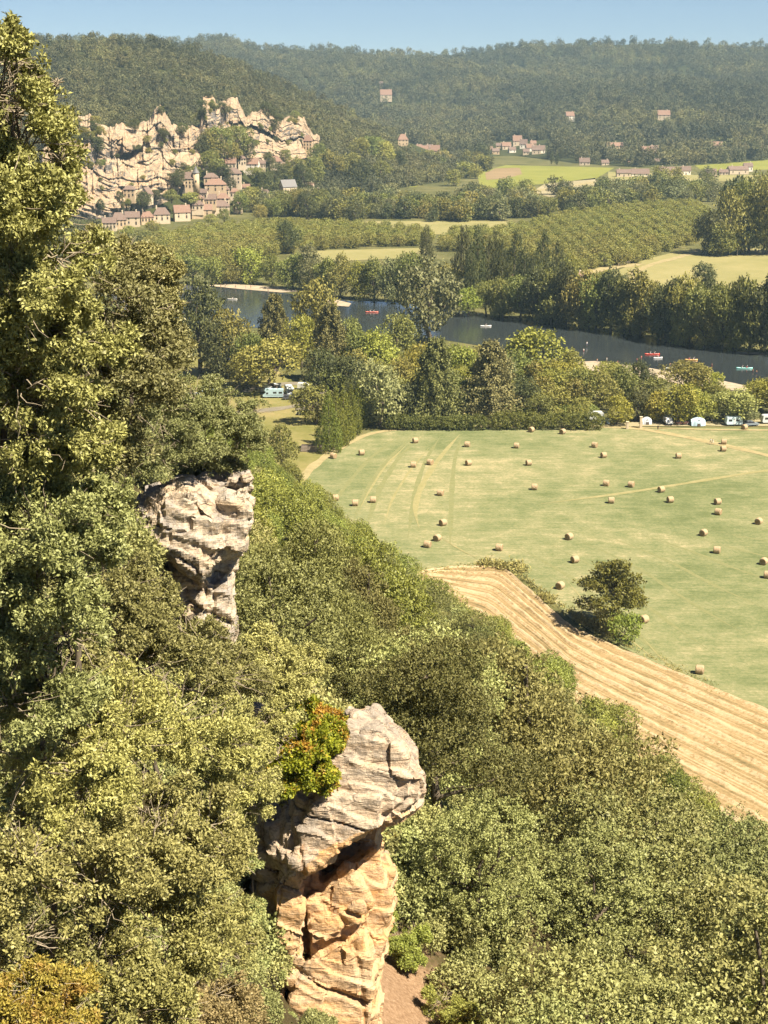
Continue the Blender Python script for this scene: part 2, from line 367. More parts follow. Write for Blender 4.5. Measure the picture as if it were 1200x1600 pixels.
# ------------------------------------------------------------------ haze
def haze():
    m = MT('haze'); v = m.n('ShaderNodeVolumePrincipled')
    v.inputs['Color'].default_value = (0.50, 0.77, 1.0, 1); v.inputs['Density'].default_value = 0.000075; v.inputs['Anisotropy'].default_value = 0.0
    m.t.links.new(v.outputs[0], m.out.inputs['Volume'])
    o = MB().box(-4200, 4200, -560, 5700, -1.6, 330).build('haze', m.m); tag(o, kind='stuff')
haze()

# ------------------------------------------------------------------ setting: ground, slope, hills
def sheet(name, poly_px, z, mat, extra=None):
    pts = [G(x, y, z) for x, y in poly_px]
    if extra: pts += [np.array(e + (z,)) for e in extra]
    me = bpy.data.meshes.new(name); me.from_pydata([tuple(p) for p in pts], [], [list(range(len(pts)))]); me.materials.append(mat); me.update()
    if me.polygons[0].normal.z < 0: me.flip_normals()
    return tag(link(name, me), kind='structure')
o = MB().add([(-4000, -500, 0), (4000, -500, 0), (4000, 5500, 0), (-4000, 5500, 0)], [(0, 1, 2, 3)]).build('ground', M['ground']); tag(o, kind='structure')

FN = np.array([0.926, 0.377])
def sdist(X, Y):
    s = 110.0 - FN[0] * X - FN[1] * Y        # distance from the foot of the slope, pushed out where the crag bulges
    return s + np.interp(Y, [0, 20, 30, 40, 52, 62, 80, 105], [0, 1.0, 1.4, 2.2, 6.0, 6.5, 3, 0]) * np.clip((s - 62) / 22, 0, 1)
PROF = [(-60, -3), (-6, -0.4), (0, 0.0), (20, 12.5), (60, 42), (92, 67), (99, 72.5), (102, 76.5), (104.5, 82), (107, 86), (112, 88.5), (118, 92), (135, 97), (200, 104)]
def slope_h(X, Y):
    X = np.asarray(X, float); Y = np.asarray(Y, float)
    s = sdist(X, Y); p = np.stack([X.ravel() / 14, Y.ravel() / 14, 0 * X.ravel()], 1)
    n = fbm(p, 4, 3).reshape(X.shape)
    a = np.clip(s / 25, 0, 1)
    z = np.interp(s, [q[0] for q in PROF], [q[1] for q in PROF]) + 2.2 * n * a
    k = np.clip(1 - np.hypot(X, np.maximum(Y, 0) * 1.0) / 4.0, 0, 1); k = k * k * (3 - 2 * k)
    return z * (1 - k) + np.maximum(z, 98.2) * k
def grid_mesh(name, X, Y, Z, mat, uv=None, smooth=True):
    n, m = X.shape; V = np.stack([X.ravel(), Y.ravel(), Z.ravel()], 1)
    i = (np.arange(n - 1)[:, None] * m + np.arange(m - 1)[None]).ravel()
    Fc = np.stack([i, i + 1, i + m + 1, i + m], 1)
    me = mesh_np(name, V, Fc, mat, smooth=smooth, uv=uv)
    return me
def build_slope():
    # along the foot line and up the slope
    a = np.concatenate([np.linspace(-60, 60, 100), np.linspace(62, 520, 150)])
    s = np.concatenate([np.linspace(-8, 90, 70), np.linspace(91, 125, 80), np.linspace(127, 240, 25)])
    A, Sg = np.meshgrid(a, s)
    t = np.array([-FN[1], FN[0]])
    X = FN[0] * (110 - Sg) + t[0] * A; Y = FN[1] * (110 - Sg) + t[1] * A
    Z = slope_h(X, Y)
    me = grid_mesh('hillside', X, Y, Z, M['slope_soil'])
    o = link('hillside', me); tag(o, kind='structure')
build_slope()

# far relief, as sheets swept from foot to ridge
RIDGE_B = [(-500, 50), (0, 52), (290, 63), (335, 56), (370, 60), (400, 69), (440, 66), (500, 71), (560, 74), (640, 77), (700, 76), (745, 74), (790, 67), (830, 65), (900, 67), (960, 65), (1040, 63), (1120, 66), (1200, 67), (1500, 74), (1800, 85)]
FOOT_B = [(-500, 250), (500, 250), (620, 238), (700, 248), (800, 243), (900, 255), (1000, 262), (1100, 258), (1200, 250), (1500, 250), (1800, 250)]
def relief_b(px, v):
    yb = lerp_tab(px, FOOT_B); yr = lerp_tab(px, RIDGE_B) + 6
    Yf = np.array([G(600, y)[1] for y in np.atleast_1d(yb).ravel()]).reshape(np.shape(yb))
    Y = Yf + (3700 - Yf) * v
    py = yb + (yr - yb) * np.power(v, 0.86)
    rx = (px - 600) / F; ry = AF[1] + AU[1] * (800 - py) / F; rz = AF[2] + AU[2] * (800 - py) / F
    k = Y / ry
    X = rx * k; Z = 100 + rz * k
    q = np.stack([X.ravel() / 210 + Y.ravel() / 900, Y.ravel() / 620, 0 * X.ravel()], 1)
    Z = Z + (40 * fbm(q, 4, 21)).reshape(X.shape) * np.clip(v * 4, 0, 1) * np.clip((1.08 - v) * 4, 0.25, 1)
    return X, Y, Z
RIDGE_L = [(-600, 40), (-100, 58), (0, 62), (60, 60), (110, 57), (160, 62), (200, 61), (260, 67), (300, 74), (350, 93), (420, 117), (500, 154), (560, 186), (600, 201), (660, 226), (760, 262)]
FOOT_L = [(-600, 372), (100, 366), (160, 360), (220, 350), (300, 342), (360, 333), (420, 322), (500, 312), (600, 298), (680, 286), (760, 272)]
def relief_l(px, v):
    yb = lerp_tab(px, FOOT_L); yr = lerp_tab(px, RIDGE_L) + 6
    Yf = np.array([G(600, y)[1] for y in np.ravel(yb)]).reshape(np.shape(yb))
    py = yb + (yr - yb) * v
    # steep lower flank, flatter wooded crown
    top = np.interp(px, [-600, 100, 350, 500, 760], [620, 620, 560, 420, 200])
    Y = Yf + 30 * v + np.where(v > 0.45, (v - 0.45) / 0.55, 0) * top + np.clip(v, 0, 0.45) / 0.45 * np.interp(px, [100, 330, 480, 700], [50, 70, 120, 140])
    rx = (px - 600) / F; ry = AF[1] + AU[1] * (800 - py) / F; rz = AF[2] + AU[2] * (800 - py) / F
    k = Y / ry; X = rx * k; Z = 100 + rz * k
    q = np.stack([X.ravel() / 120, Y.ravel() / 160, 0 * X.ravel()], 1)
    Z = Z + (10 * fbm(q, 4, 5)).reshape(X.shape) * np.clip(v * 3 - 1.2, 0, 1) * np.clip((1.05 - v) * 5, 0.3, 1)
    return X, Y, Z
def build_relief(name, fn, p0, p1):
    px, v = np.meshgrid(np.linspace(p0, p1, 180), np.concatenate([[-0.02], np.linspace(0, 1, 90)]))
    X, Y, Z = fn(px, np.clip(v, 0, 1)); Z[0] -= 1.0
    # far side drops away
    X = np.vstack([X, X[-1:] * 1.08, X[-1:] * 1.2]); Y = np.vstack([Y, Y[-1:] * 1.08, Y[-1:] * 1.2]); Z = np.vstack([Z, Z[-1:] - 12, Z[-1:] * 0 - 1.2])
    tag(link(name, grid_mesh(name, X, Y, Z, M['hillsoil'])), kind='structure')
build_relief('hills', relief_b, -450, 1750)
build_relief('hill', relief_l, -560, 750)

# ------------------------------------------------------------------ fields, paths, river
sheet('lawn', [(240, 600), (300, 560), (420, 570), (480, 610), (560, 640), (520, 705), (455, 775), (300, 790), (200, 760)], 0.05, M['lawn'])
MEADOW = [(430, 790), (452, 772), (472, 740), (500, 715), (540, 690), (580, 674), (640, 669), (760, 667), (900, 667), (1000, 668), (1200, 669), (1500, 672), (1700, 900), (1500, 1180),
          (1200, 1116), (1100, 1070), (1010, 1030), (930, 990), (890, 965), (850, 925), (810, 893), (780, 884), (700, 886), (655, 894), (560, 900), (480, 860)]
sheet('meadow', MEADOW, 0.10, M['meadow'])
def strip(name, pts, width, z, mat, px=True, seg=10, jit=0.25, taper=False):
    """a ribbon along a smoothed line on the ground"""
    p = np.array([G(x, y, z)[:2] for x, y in pts])
    t = np.concatenate([[0], np.cumsum(np.linalg.norm(np.diff(p, axis=0), axis=1))]); n = max(8, int(t[-1] / 3)); q = np.linspace(0, t[-1], n)
    c = np.stack([np.interp(q, t, p[:, 0]), np.interp(q, t, p[:, 1])], 1)
    for _ in range(6): c[1:-1] = (c[:-2] + 2 * c[1:-1] + c[2:]) / 4
    d = np.gradient(c, axis=0); d /= np.linalg.norm(d, axis=1)[:, None]; nn = np.stack([-d[:, 1], d[:, 0]], 1)
    w = width * (1 + jit * vnoise(np.stack([q / 6, q * 0, q * 0], 1), 9)) / 2
    if taper: w = w * np.clip(np.minimum(np.arange(n), n - 1 - np.arange(n)) / 5, 0.15, 1)
    a = c + nn * w[:, None]; b = c - nn * w[:, None]
    V = np.concatenate([np.c_[a, np.full(n, z)], np.c_[b, np.full(n, z)]])
    i = np.arange(n - 1); Fc = np.stack([i, i + n, i + n + 1, i + 1], 1)
    me = mesh_np(name, V, Fc, mat)
    if len(me.polygons) and me.polygons[0].normal.z < 0: me.flip_normals()
    return tag(link(name, me), kind='structure')
strip('path', [(452, 785), (470, 748), (495, 722), (535, 697), (575, 676), (640, 668), (760, 666.5), (900, 666), (990, 667), (1080, 684), (1200, 711), (1320, 742)], 2.6, 0.16, M['sand'])
strip('path', [(985, 667), (1100, 671), (1330, 673)], 1.6, 0.20, M['sand'])
M['track'] = ground_mat('cut_track', [(0.211, 0.203, 0.090), (0.296, 0.261, 0.133)], 0.5)
strip('path', [(655, 825), (647, 800), (653, 770), (672, 735), (695, 705), (718, 679)], 1.5, 0.15, M['track'], taper=True)
strip('path', [(690, 840), (720, 860), (745, 872)], 1.2, 0.15, M['track'], taper=True)
strip('path', [(845, 787), (950, 774), (1060, 757), (1150, 742), (1330, 715)], 1.6, 0.15, M['track'], taper=True)
for q in ([(560, 800), (575, 770), (600, 730), (640, 690)], [(600, 820), (612, 780), (640, 735), (670, 700)], [(1000, 990), (1040, 1040), (1100, 1075), (1200, 1110)], [(880, 900), (930, 960), (1000, 1010), (1040, 1045)]):
    strip('path', q, 0.6, 0.13, M['track'], taper=True)

M['swath'] = ground_mat('mown_swath', [(0.150, 0.164, 0.070), (0.215, 0.212, 0.105)], 0.9)
for k in (0, 2, 3, 6, 9):
    strip('track', [(505 + 22 * k, 812 + 5 * k), (535 + 19 * k, 765), (575 + 15 * k, 718), (622 + 11 * k, 682)], 0.9 + .5 * random.random(), 0.118, M['swath'], taper=True)
for k in range(9):
    strip('track', [(800 + 50 * k, 850 - 4 * k), (900 + 48 * k, 905 - 10 * k), (985 + 46 * k, 985 - 22 * k), (1080 + 40 * k, 1060 - 36 * k)], 0.8 + .5 * random.random(), 0.118, M['swath'], taper=True)
def build_stubble():
    L = [(560, 925), (600, 990), (700, 1090), (800, 1160), (900, 1230), (1000, 1300), (1120, 1380), (1350, 1540)]      # under the wood
    U = [(655, 895), (700, 887), (785, 886), (835, 930), (890, 980), (960, 1012), (1080, 1062), (1350, 1175)]
    n = 220; m = 150
    def res(a):
        p = np.array([G(x, y)[:2] for x, y in a]); t = np.linspace(0, 1, len(p)); q = np.linspace(0, 1, n)
        c = np.stack([np.interp(q, t, p[:, 0]), np.interp(q, t, p[:, 1])], 1)
        for _ in range(25): c[1:-1] = (c[:-2] + 2 * c[1:-1] + c[2:]) / 4
        return c
    l = res(L); u = res(U); v = np.linspace(0, 1, m)
    XY = l[:, None] * (1 - v)[None, :, None] + u[:, None] * v[None, :, None]
    X, Y = XY[..., 0], XY[..., 1]
    UV = np.stack(np.meshgrid(np.linspace(0, 1, n), v, indexing='ij'), -1)
    vv = UV[..., 1] + 0.006 * vnoise(np.stack([UV[..., 0].ravel() * 30, UV[..., 1].ravel() * 9, 0 * X.ravel()], 1), 4).reshape(X.shape)
    ridge = np.abs(np.cos(vv * math.pi * 15)) ** 7
    lump = 0.5 + 0.5 * vnoise(np.stack([X.ravel() / 1.3, Y.ravel() / 1.3, 0 * X.ravel()], 1), 6).reshape(X.shape)
    Z = 0.16 + ridge * (0.12 + 0.30 * lump) + 0.05 * lump
    me = grid_mesh('stubble_field', X, Y, Z, M['stubble'], uv=UV.reshape(-1, 2), smooth=False)
    if me.polygons[0].normal.z < 0: me.flip_normals()
    o = link('field', me); tag(o, kind='structure')
build_stubble()

RT = [(150, 440), (250, 444), (320, 447), (400, 452), (470, 461), (545, 470), (612, 472), (700, 482), (740, 489), (800, 497), (860, 505), (920, 513), (1000, 523), (1050, 534), (1100, 543), (1200, 552), (1400, 566), (1800, 585)]
RB = [(1800, 680), (1400, 628), (1250, 612), (1200, 606), (1130, 597), (1050, 583), (1000, 576), (930, 568), (850, 557), (780, 545), (700, 532), (620, 522), (560, 518), (480, 517), (400, 512), (320, 506), (250, 500), (150, 495)]
sheet('river', RT + RB, 0.06, M['water'])
sheet('gravel_beach', [(322, 446), (350, 443), (400, 446), (455, 450), (470, 455), (440, 457), (380, 452)], 0.22, M['gravel'])
sheet('gravel_beach', [(506, 468), (525, 468), (549, 474), (545, 479), (520, 477), (500, 473)], 0.22, M['gravel'])
sheet('gravel_beach', [(880, 566), (930, 564), (965, 569), (1010, 574), (1060, 583), (1110, 591), (1150, 599), (1180, 606), (1176, 612), (1120, 608), (1040, 596), (960, 584), (890, 574)], 0.22, M['gravel'])
sheet('gravel_beach', [(1148, 549), (1215, 551), (1215, 555), (1150, 552)], 0.22, M['gravel'])
for poly, mt in [([(570, 346), (640, 345), (790, 346), (795, 352), (770, 361), (700, 367), (640, 364), (590, 358)], 'pale_field'),
                 ([(470, 392), (560, 390), (665, 387), (670, 402), (590, 405), (480, 410)], 'pale_field'),
                 ([(950, 428), (1010, 405), (1070, 390), (1120, 386), (1300, 392), (1300, 440), (1180, 452), (1080, 470), (1000, 478), (955, 455)], 'pale_field'),
                 ([(745, 270), (790, 258), (960, 262), (930, 280), (880, 284), (780, 294), (750, 292)], 'crop'),
                 ([(600, 282), (640, 274), (670, 280), (650, 292), (605, 294)], 'crop'),
                 ([(830, 300), (850, 288), (930, 278), (935, 288), (915, 302), (860, 308)], 'beige_field'),
                 ([(1080, 255), (1200, 250), (1300, 252), (1300, 262), (1100, 268)], 'crop'),
                 ([(950, 268), (1100, 274), (1250, 272), (1250, 282), (950, 284)], 'pale_field'),
                 ([(940, 297), (1120, 296), (1120, 303), (940, 304)], 'pale_field')]:
    sheet('field', poly, 0.10, M[mt])
sheet('field', [(758, 270), (775, 263), (812, 262), (816, 272), (790, 279), (760, 281)], 0.20, M['brown_field'])
strip('path', [(1090, 392), (1060, 402), (1020, 412), (990, 425), (985, 440), (970, 462)], 5.0, 0.16, M['sand'])
strip('path', [(905, 430), (940, 420), (1000, 412)], 9.0, 0.18, M['sand'])
strip('path', [(835, 298), (890, 291), (935, 284)], 9.0, 0.18, M['sand'])
strip('road', [(250, 655), (400, 643), (480, 632), (540, 622)], 4.5, 0.12, M['asphalt'])
strip('road', [(470, 640), (480, 625), (540, 600)], 4.5, 0.14, M['asphalt'])
strip('path', [(940, 664), (1060, 661), (1330, 660)], 7.0, 0.12, M['beige_field'])
strip('path', [(380, 612), (400, 603), (450, 598), (520, 600)], 5, 0.13, M['asphalt'])

# ------------------------------------------------------------------ foliage
def norm(v): return v / np.maximum(np.linalg.norm(v, axis=-1, keepdims=True), 1e-9)
def sph(n, r): return norm(r.normal(size=(n, 3)))
def leaf_quads(Pp, N, ll, lw, r, flat=0.5):
    n = len(Pp)
    a = norm(N * 0.55 + sph(n, r) * 0.9)
    nn = norm(N * flat + sph(n, r) * 0.75 + np.array([0, 0, 0.25])); b = norm(np.cross(nn, a)); nn = np.cross(a, b)
    k = (0.7 + 0.6 * r.random((n, 1)))
    V = np.empty((n, 4, 3)); V[:, 0] = Pp; V[:, 2] = Pp + a * ll * k - nn * ll * 0.12
    mid = Pp + a * ll * 0.5 * k
    V[:, 1] = mid + b * lw * 0.5 * k + nn * lw * 0.15; V[:, 3] = mid - b * lw * 0.5 * k + nn * lw * 0.15
    return V.reshape(-1, 3), np.arange(n * 4).reshape(-1, 4)
def crown_np(lobes, n, ll, lw, r, sprig=6, sr=None, amp=0.28, freq=2.2, under=0.35, fill=0.75, flat=0.6, gaps=None):
    lobes = np.asarray(lobes, float); vol = (lobes[:, 3] * lobes[:, 4] * lobes[:, 5]) ** (2 / 3)
    m = n // sprig; li = r.choice(len(lobes), m * 2, p=vol / vol.sum()); L = lobes[li]
    d = sph(m * 2, r); keep = (d[:, 2] > -0.25) | (r.random(m * 2) < under); d = d[keep][:m]; L = L[keep][:m]; li = li[keep][:m]; m = len(d)
    rr = fill + (1.04 - fill) * np.sqrt(r.random(m))
    rr = rr * (1 + amp * fbm(d * freq + li[:, None] * 7.7, 3, 31) * 1.6)
    C = L[:, :3] + d * L[:, 3:6] * rr[:, None]
    # inside another lobe the leaves thin out
    keep = np.ones(m, bool)
    for l in lobes:
        q = np.sum(((C - l[:3]) / l[3:6]) ** 2, 1); keep &= ~((q < 0.36) & (r.random(m) < 0.85))
    if gaps is not None: keep &= fbm(C / gaps[0], 3, 57) > gaps[1]
    C = C[keep]; d = norm(d[keep] / L[keep][:, 3:6] * L[keep][:, 3:6].mean(1, keepdims=True)); m = len(C)
    st = r.random(m)
    sr = ll * 1.1 if sr is None else sr
    N = norm(np.repeat(norm(d + 0.35 * sph(m, r)), sprig, 0) + 0.3 * sph(m * sprig, r))
    Q = np.repeat(C, sprig, 0) + sph(m * sprig, r) * sr * r.random((m * sprig, 1)) ** 0.5
    V, Fc = leaf_quads(Q, N, ll, lw, r, flat)
    tint = np.clip(0.45 * np.repeat(st, sprig) + 0.55 * r.random(m * sprig), 0, 1)
    return V, Fc, tint
def tube_np(pts, rad, n=5):
    pts = np.asarray(pts, float); rad = np.broadcast_to(rad, len(pts)); d = norm(np.gradient(pts, axis=0))
    h = np.where(np.abs(d[:, 2:3]) < 0.9, np.array([[0, 0, 1.0]]), np.array([[1.0, 0, 0]])); a = norm(np.cross(d, h)); b = np.cross(d, a)
    t = np.linspace(0, 2 * math.pi, n, endpoint=False)
    V = pts[:, None] + (a[:, None] * np.cos(t)[None, :, None] + b[:, None] * np.sin(t)[None, :, None]) * rad[:, None, None]
    k = np.arange(len(pts) - 1)[:, None]; i = np.arange(n)[None]; j = (i + 1) % n
    Fc = np.stack([k * n + i, k * n + j, k * n + n + j, k * n + n + i], -1).reshape(-1, 4)
    return V.reshape(-1, 3), Fc
def cat_np(parts):
    V = []; Fc = []; c = 0
    for v, f in parts: V.append(v); Fc.append(f + c); c += len(v)
    return np.concatenate(V), np.concatenate(Fc)
def limb(a, b, r, ra, rb, k=5, wob=0.12):
    a = np.asarray(a, float); b = np.asarray(b, float); t = np.linspace(0, 1, k)[:, None]
    p = a + (b - a) * t + r.normal(size=(k, 3)) * wob * np.linalg.norm(b - a) * np.sin(t * math.pi) * 0.5
    return tube_np(p, np.linspace(ra, rb, k), 5)
def tree_np(kind, r, n, ll):
    """a tree of height 1 and width 1 standing on z = 0: crown and trunk arrays"""
    lw = ll * 0.62
    tr = []
    hill = kind == 'hill'; kind = 'full' if hill else kind
    if kind in ('broad', 'round', 'spread'):
        cz, rz, rad = {'broad': (0.58, 0.40, 0.36), 'round': (0.55, 0.44, 0.34), 'spread': (0.62, 0.30, 0.40)}[kind]
        lobes = [(0, 0, cz, rad * .95, rad * .95, rz * .9)]
        for k in range(11):
            d = sph(1, r)[0]; d[2] = d[2] * 0.9 + 0.12; d = d / np.linalg.norm(d)
            s = 0.13 + 0.11 * r.random(); lobes.append((d[0] * rad * .9, d[1] * rad * .9, cz + d[2] * rz * .80, s, s, s * 0.95))
        C = crown_np(lobes, n, ll, lw, r, 5, amp=0.34, freq=2.6, under=0.45, flat=1.0)
        tr.append(limb((0, 0, -0.05), (0.01, 0, cz), r, 0.045, 0.02))
        for l in lobes[1:7]: tr.append(limb((0, 0, cz * 0.6), l[:3], r, 0.022, 0.006))
    elif kind in ('full', 'clumpy'):
        cz, rz, rad = (0.50, 0.46, 0.36) if kind == 'full' else (0.56, 0.42, 0.36)
        lobes = [(0, 0, cz, rad * .8, rad * .8, rz * .8)] if kind == 'full' else [(0, 0, cz - .06, rad * .62, rad * .62, rz * .62)]
        for k in range(16 if kind == 'full' else 34):
            d = sph(1, r)[0]; d[2] += 0.0 if kind == 'full' else 0.18; d = d / np.linalg.norm(d)
            s = (0.13 + 0.10 * r.random()) if kind == 'full' else (0.075 + 0.12 * r.random() ** 1.7); lobes.append((d[0] * rad * .92, d[1] * rad * .92, cz + d[2] * rz * .82, s * (1 if kind == 'full' else 1.15), s * (1 if kind == 'full' else 1.15), s * (0.9 if kind == 'full' else .7)))
        C = crown_np(lobes, n, ll, lw, r, 5, amp=0.36, freq=2.8, under=0.7, flat=1.3 if hill else 1.0) if kind == 'full' else crown_np(lobes, n, ll, lw, r, 9, sr=ll * 1.25, amp=0.5, freq=3.4, under=0.3, flat=0.7, gaps=(0.095, -0.01))
        C[0][:, 2] = np.maximum(C[0][:, 2], 0.0); tr.append(limb((0, 0, -0.05), (0.01, 0, cz), r, 0.04, 0.02))
        for l in lobes[1:7]: tr.append(limb((0, 0, cz * 0.6), l[:3], r, 0.02, 0.006))
    elif kind == 'poplar':
        lobes = [(0.05 * r.normal(), 0.05 * r.normal(), z, w, w, 0.12) for z, w in zip(np.linspace(0.14, 0.90, 9), (.22, .32, .38, .40, .38, .35, .30, .23, .14))]
        C = crown_np(lobes, n, ll, lw, r, 5, amp=0.5, freq=3.0, under=0.8)
        C[0][:, 2] = np.minimum(C[0][:, 2], 1.02); tr.append(limb((0, 0, -0.03), (0, 0, .9), r, 0.05, 0.01, wob=.01))
    elif kind == 'thuja':
        prof = [(0.05, .40), (0.14, .46), (0.25, .44), (0.36, .385), (0.48, .32), (0.60, .25), (0.71, .18), (0.81, .115), (0.90, .06), (0.96, .025)]
        lobes = [(0, 0, z, w, w, 0.085) for z, w in prof]
        C = crown_np(lobes, n, ll, lw, r, 5, amp=0.10, freq=6.0, under=0.8, fill=0.9, flat=0.9)
        tr.append(limb((0, 0, -0.03), (0, 0, .8), r, 0.05, 0.01, wob=.01))
    elif kind == 'conifer':                  # tiers of drooping boughs
        Vs = []; Fs = []; Ts = []; c = 0; tiers = 15
        for k in range(tiers):
            z = 0.10 + 0.86 * k / tiers; L = 0.50 * (1 - k / tiers) ** 0.66 + 0.03; nb = 9 if k < 9 else 6
            for q in range(nb):
                a = 2 * math.pi * (q + r.random() * .7) / nb; ln = L * (0.75 + 0.4 * r.random())
                m = max(10, int(n / tiers / nb)); t = r.random(m) ** 0.7
                w = 0.10 * ln / 0.4 * (1.05 - t) + .012
                o = r.normal(size=m) * w * 0.6
                p = np.stack([np.cos(a) * t * ln - np.sin(a) * o, np.sin(a) * t * ln + np.cos(a) * o, z - 0.16 * ln * t * t + 0.02 * r.normal(size=m)], 1)
                N = np.tile([np.cos(a) * .6, np.sin(a) * .6, .6], (m, 1))
                v, f = leaf_quads(p, N, ll, lw, r, 0.7); Vs.append(v); Fs.append(f + c); c += len(v); Ts.append(np.clip(r.random(m) * .7 + .3 * r.random(), 0, 1))
        C = np.concatenate(Vs), np.concatenate(Fs), np.concatenate(Ts)
        tr.append(limb((0, 0, -0.03), (0, 0, .97), r, 0.035, 0.004, wob=.01))
    elif kind == 'pine':                     # loose flat plates of needles on bare limbs
        lobes = []
        for k in range(15):
            z = 0.35 + 0.60 * (k / 15) + 0.03 * r.normal(); a = r.random() * 6.28; q = (0.40 * (1.12 - z) + 0.08) * r.random() ** .5
            s = 0.13 + 0.09 * r.random(); lobes.append((q * math.cos(a) * 1.25, q * math.sin(a) * 1.25, z, s, s, s * 0.42))
        C = crown_np(lobes, n, ll, lw * .7, r, 6, amp=0.5, freq=3, under=0.6, flat=0.3)
        tr.append(limb((0, 0, -0.05), (0.02, 0, .93), r, 0.035, 0.01, wob=.04))
        for l in lobes: tr.append(limb((0.01, 0, l[2] - .08), l[:3], r, 0.012, 0.004))
    elif kind == 'bush':
        lobes = [(0, 0, .35, .38, .38, .40)] + [(0.3 * math.cos(a), .3 * math.sin(a), .35 + .2 * r.random(), .2, .2, .26) for a in r.random(6) * 6.28]
        C = crown_np(lobes, n, ll, lw, r, 5, amp=0.4, freq=2.5, under=0.5)
        for k in range(4): tr.append(limb((0, 0, -.05), (r.normal() * .15, r.normal() * .15, .5), r, 0.02, 0.006))
    elif kind == 'lone':                     # a walnut with tiered, gappy boughs
        lobes = []
        for k in range(17):
            z = 0.26 + 0.66 * k / 17; a = k * 2.4 + r.random(); q = (0.36 if k < 9 else 0.24 if k < 13 else .1) * (0.55 + .5 * r.random())
            s = 0.11 + 0.06 * r.random(); lobes.append((q * math.cos(a), q * math.sin(a), z, s, s, s * 0.42))
        C = crown_np(lobes, n, ll, lw, r, 5, amp=0.45, freq=3, under=0.5)
        tr.append(limb((0, 0, -0.05), (0.02, 0, .8), r, 0.035, 0.01))
        for l in lobes: tr.append(limb((0, 0, l[2] * .75), l[:3], r, 0.014, 0.004))
    V, Fc, T = C; z1 = np.percentile(V[:, 2], 99.3); r1 = np.percentile(np.hypot(V[:, 0], V[:, 1]), 97); k = np.array([.5 / r1, .5 / r1, 1 / z1])
    tv, tf = cat_np(tr)
    return (V * k, Fc, T), (tv * k, tf)
PROTO = {}
def proto(key, kind, mat, nvar, n, ll, seed, bark='bark'):
    L = []
    for k in range(nvar):
        r = np.random.default_rng(seed + k); (V, Fc, T), (tv, tf) = tree_np(kind, r, n, ll)
        cm = mesh_np(key + '_crown', V, Fc, M[mat], tint=T); tm = mesh_np(key + '_trunk', tv, tf, M[bark], smooth=True)
        jm = mesh_np(key, np.concatenate([V, tv]), np.concatenate([Fc, tf + len(V)]), [M[mat], M[bark]], np.r_[np.zeros(len(Fc), int), np.ones(len(tf), int)], np.r_[T, 0 * tf[:, 0]])
        L.append((cm, tm, jm))
    PROTO[key] = L
def place(key, name, loc, w, h, label, cat, group=None, color=(1, 1, 1), parts=True, rz=None, var=None, tilt=0.0):
    L = PROTO[key]; cm, tm, jm = L[(random.randrange(len(L)) if var is None else var) % len(L)]
    rz = random.uniform(0, 6.28) if rz is None else rz; col = tuple(color) + (1,)
    if parts:
        e = empty(name, tuple(loc), rz); e.scale = (w, w, h); e.rotation_euler = (random.uniform(-tilt, tilt), random.uniform(-tilt, tilt), rz)
        t = link('trunk', tm, e); c = link('crown', cm, e); c.color = col
    else:
        e = link(name, jm); e.location = tuple(loc); e.rotation_euler = (0, 0, rz); e.scale = (w, w, h); e.color = col
    return tag(e, label, cat, group)

def slope_hit(px, py):
    D = np.linspace(15, 300, 3000); q = CAM + ray(px, py)[None] * D[:, None]
    return float(D[int(np.argmax(q[:, 2] <= slope_h(q[:, 0], q[:, 1])))])
# woods too many to count: one object each, crowns scattered over the slope
def woods(name, pts, sc, protos, colors=None):
    V = np.asarray(pts, np.float32); me = bpy.data.meshes.new(name); me.vertices.add(len(V)); me.vertices.foreach_set('co', V.ravel())
    a = me.attributes.new('sc', 'FLOAT_VECTOR', 'POINT'); a.data.foreach_set('vector', np.asarray(sc, np.float32).ravel())
    a = me.attributes.new('rot', 'FLOAT_VECTOR', 'POINT'); q = np.zeros((len(V), 3), np.float32); q[:, 2] = rng.random(len(V)) * 6.28; a.data.foreach_set('vector', q.ravel())
    a = me.attributes.new('vi', 'INT', 'POINT'); a.data.foreach_set('value', rng.integers(0, len(protos), len(V)).astype(np.int32))
    me.update(); o = link(name, me); tag(o, kind='stuff')
    g = bpy.data.node_groups.new(name, 'GeometryNodeTree')
    g.interface.new_socket('Geometry', in_out='INPUT', socket_type='NodeSocketGeometry'); g.interface.new_socket('Geometry', in_out='OUTPUT', socket_type='NodeSocketGeometry')
    gi = g.nodes.new('NodeGroupInput'); go = g.nodes.new('NodeGroupOutput'); ip = g.nodes.new('GeometryNodeInstanceOnPoints'); jn = g.nodes.new('GeometryNodeJoinGeometry')
    for k, m in enumerate(protos[::-1]):
        po = bpy.data.objects.new(name + '_tree', m); oi = g.nodes.new('GeometryNodeObjectInfo'); oi.inputs['Object'].default_value = po; oi.inputs['As Instance'].default_value = True
        g.links.new(oi.outputs['Geometry'], jn.inputs[0])
    def na(n, t):
        x = g.nodes.new('GeometryNodeInputNamedAttribute'); x.data_type = t; x.inputs['Name'].default_value = n; return x.outputs['Attribute']
    g.links.new(gi.outputs[0], ip.inputs['Points']); g.links.new(jn.outputs[0], ip.inputs['Instance']); ip.inputs['Pick Instance'].default_value = True
    g.links.new(na('vi', 'INT'), ip.inputs['Instance Index']); g.links.new(na('rot', 'FLOAT_VECTOR'), ip.inputs['Rotation']); g.links.new(na('sc', 'FLOAT_VECTOR'), ip.inputs['Scale'])
    g.links.new(ip.outputs[0], go.inputs[0])
    md = o.modifiers.new('scatter', 'NODES'); md.node_group = g
    return o
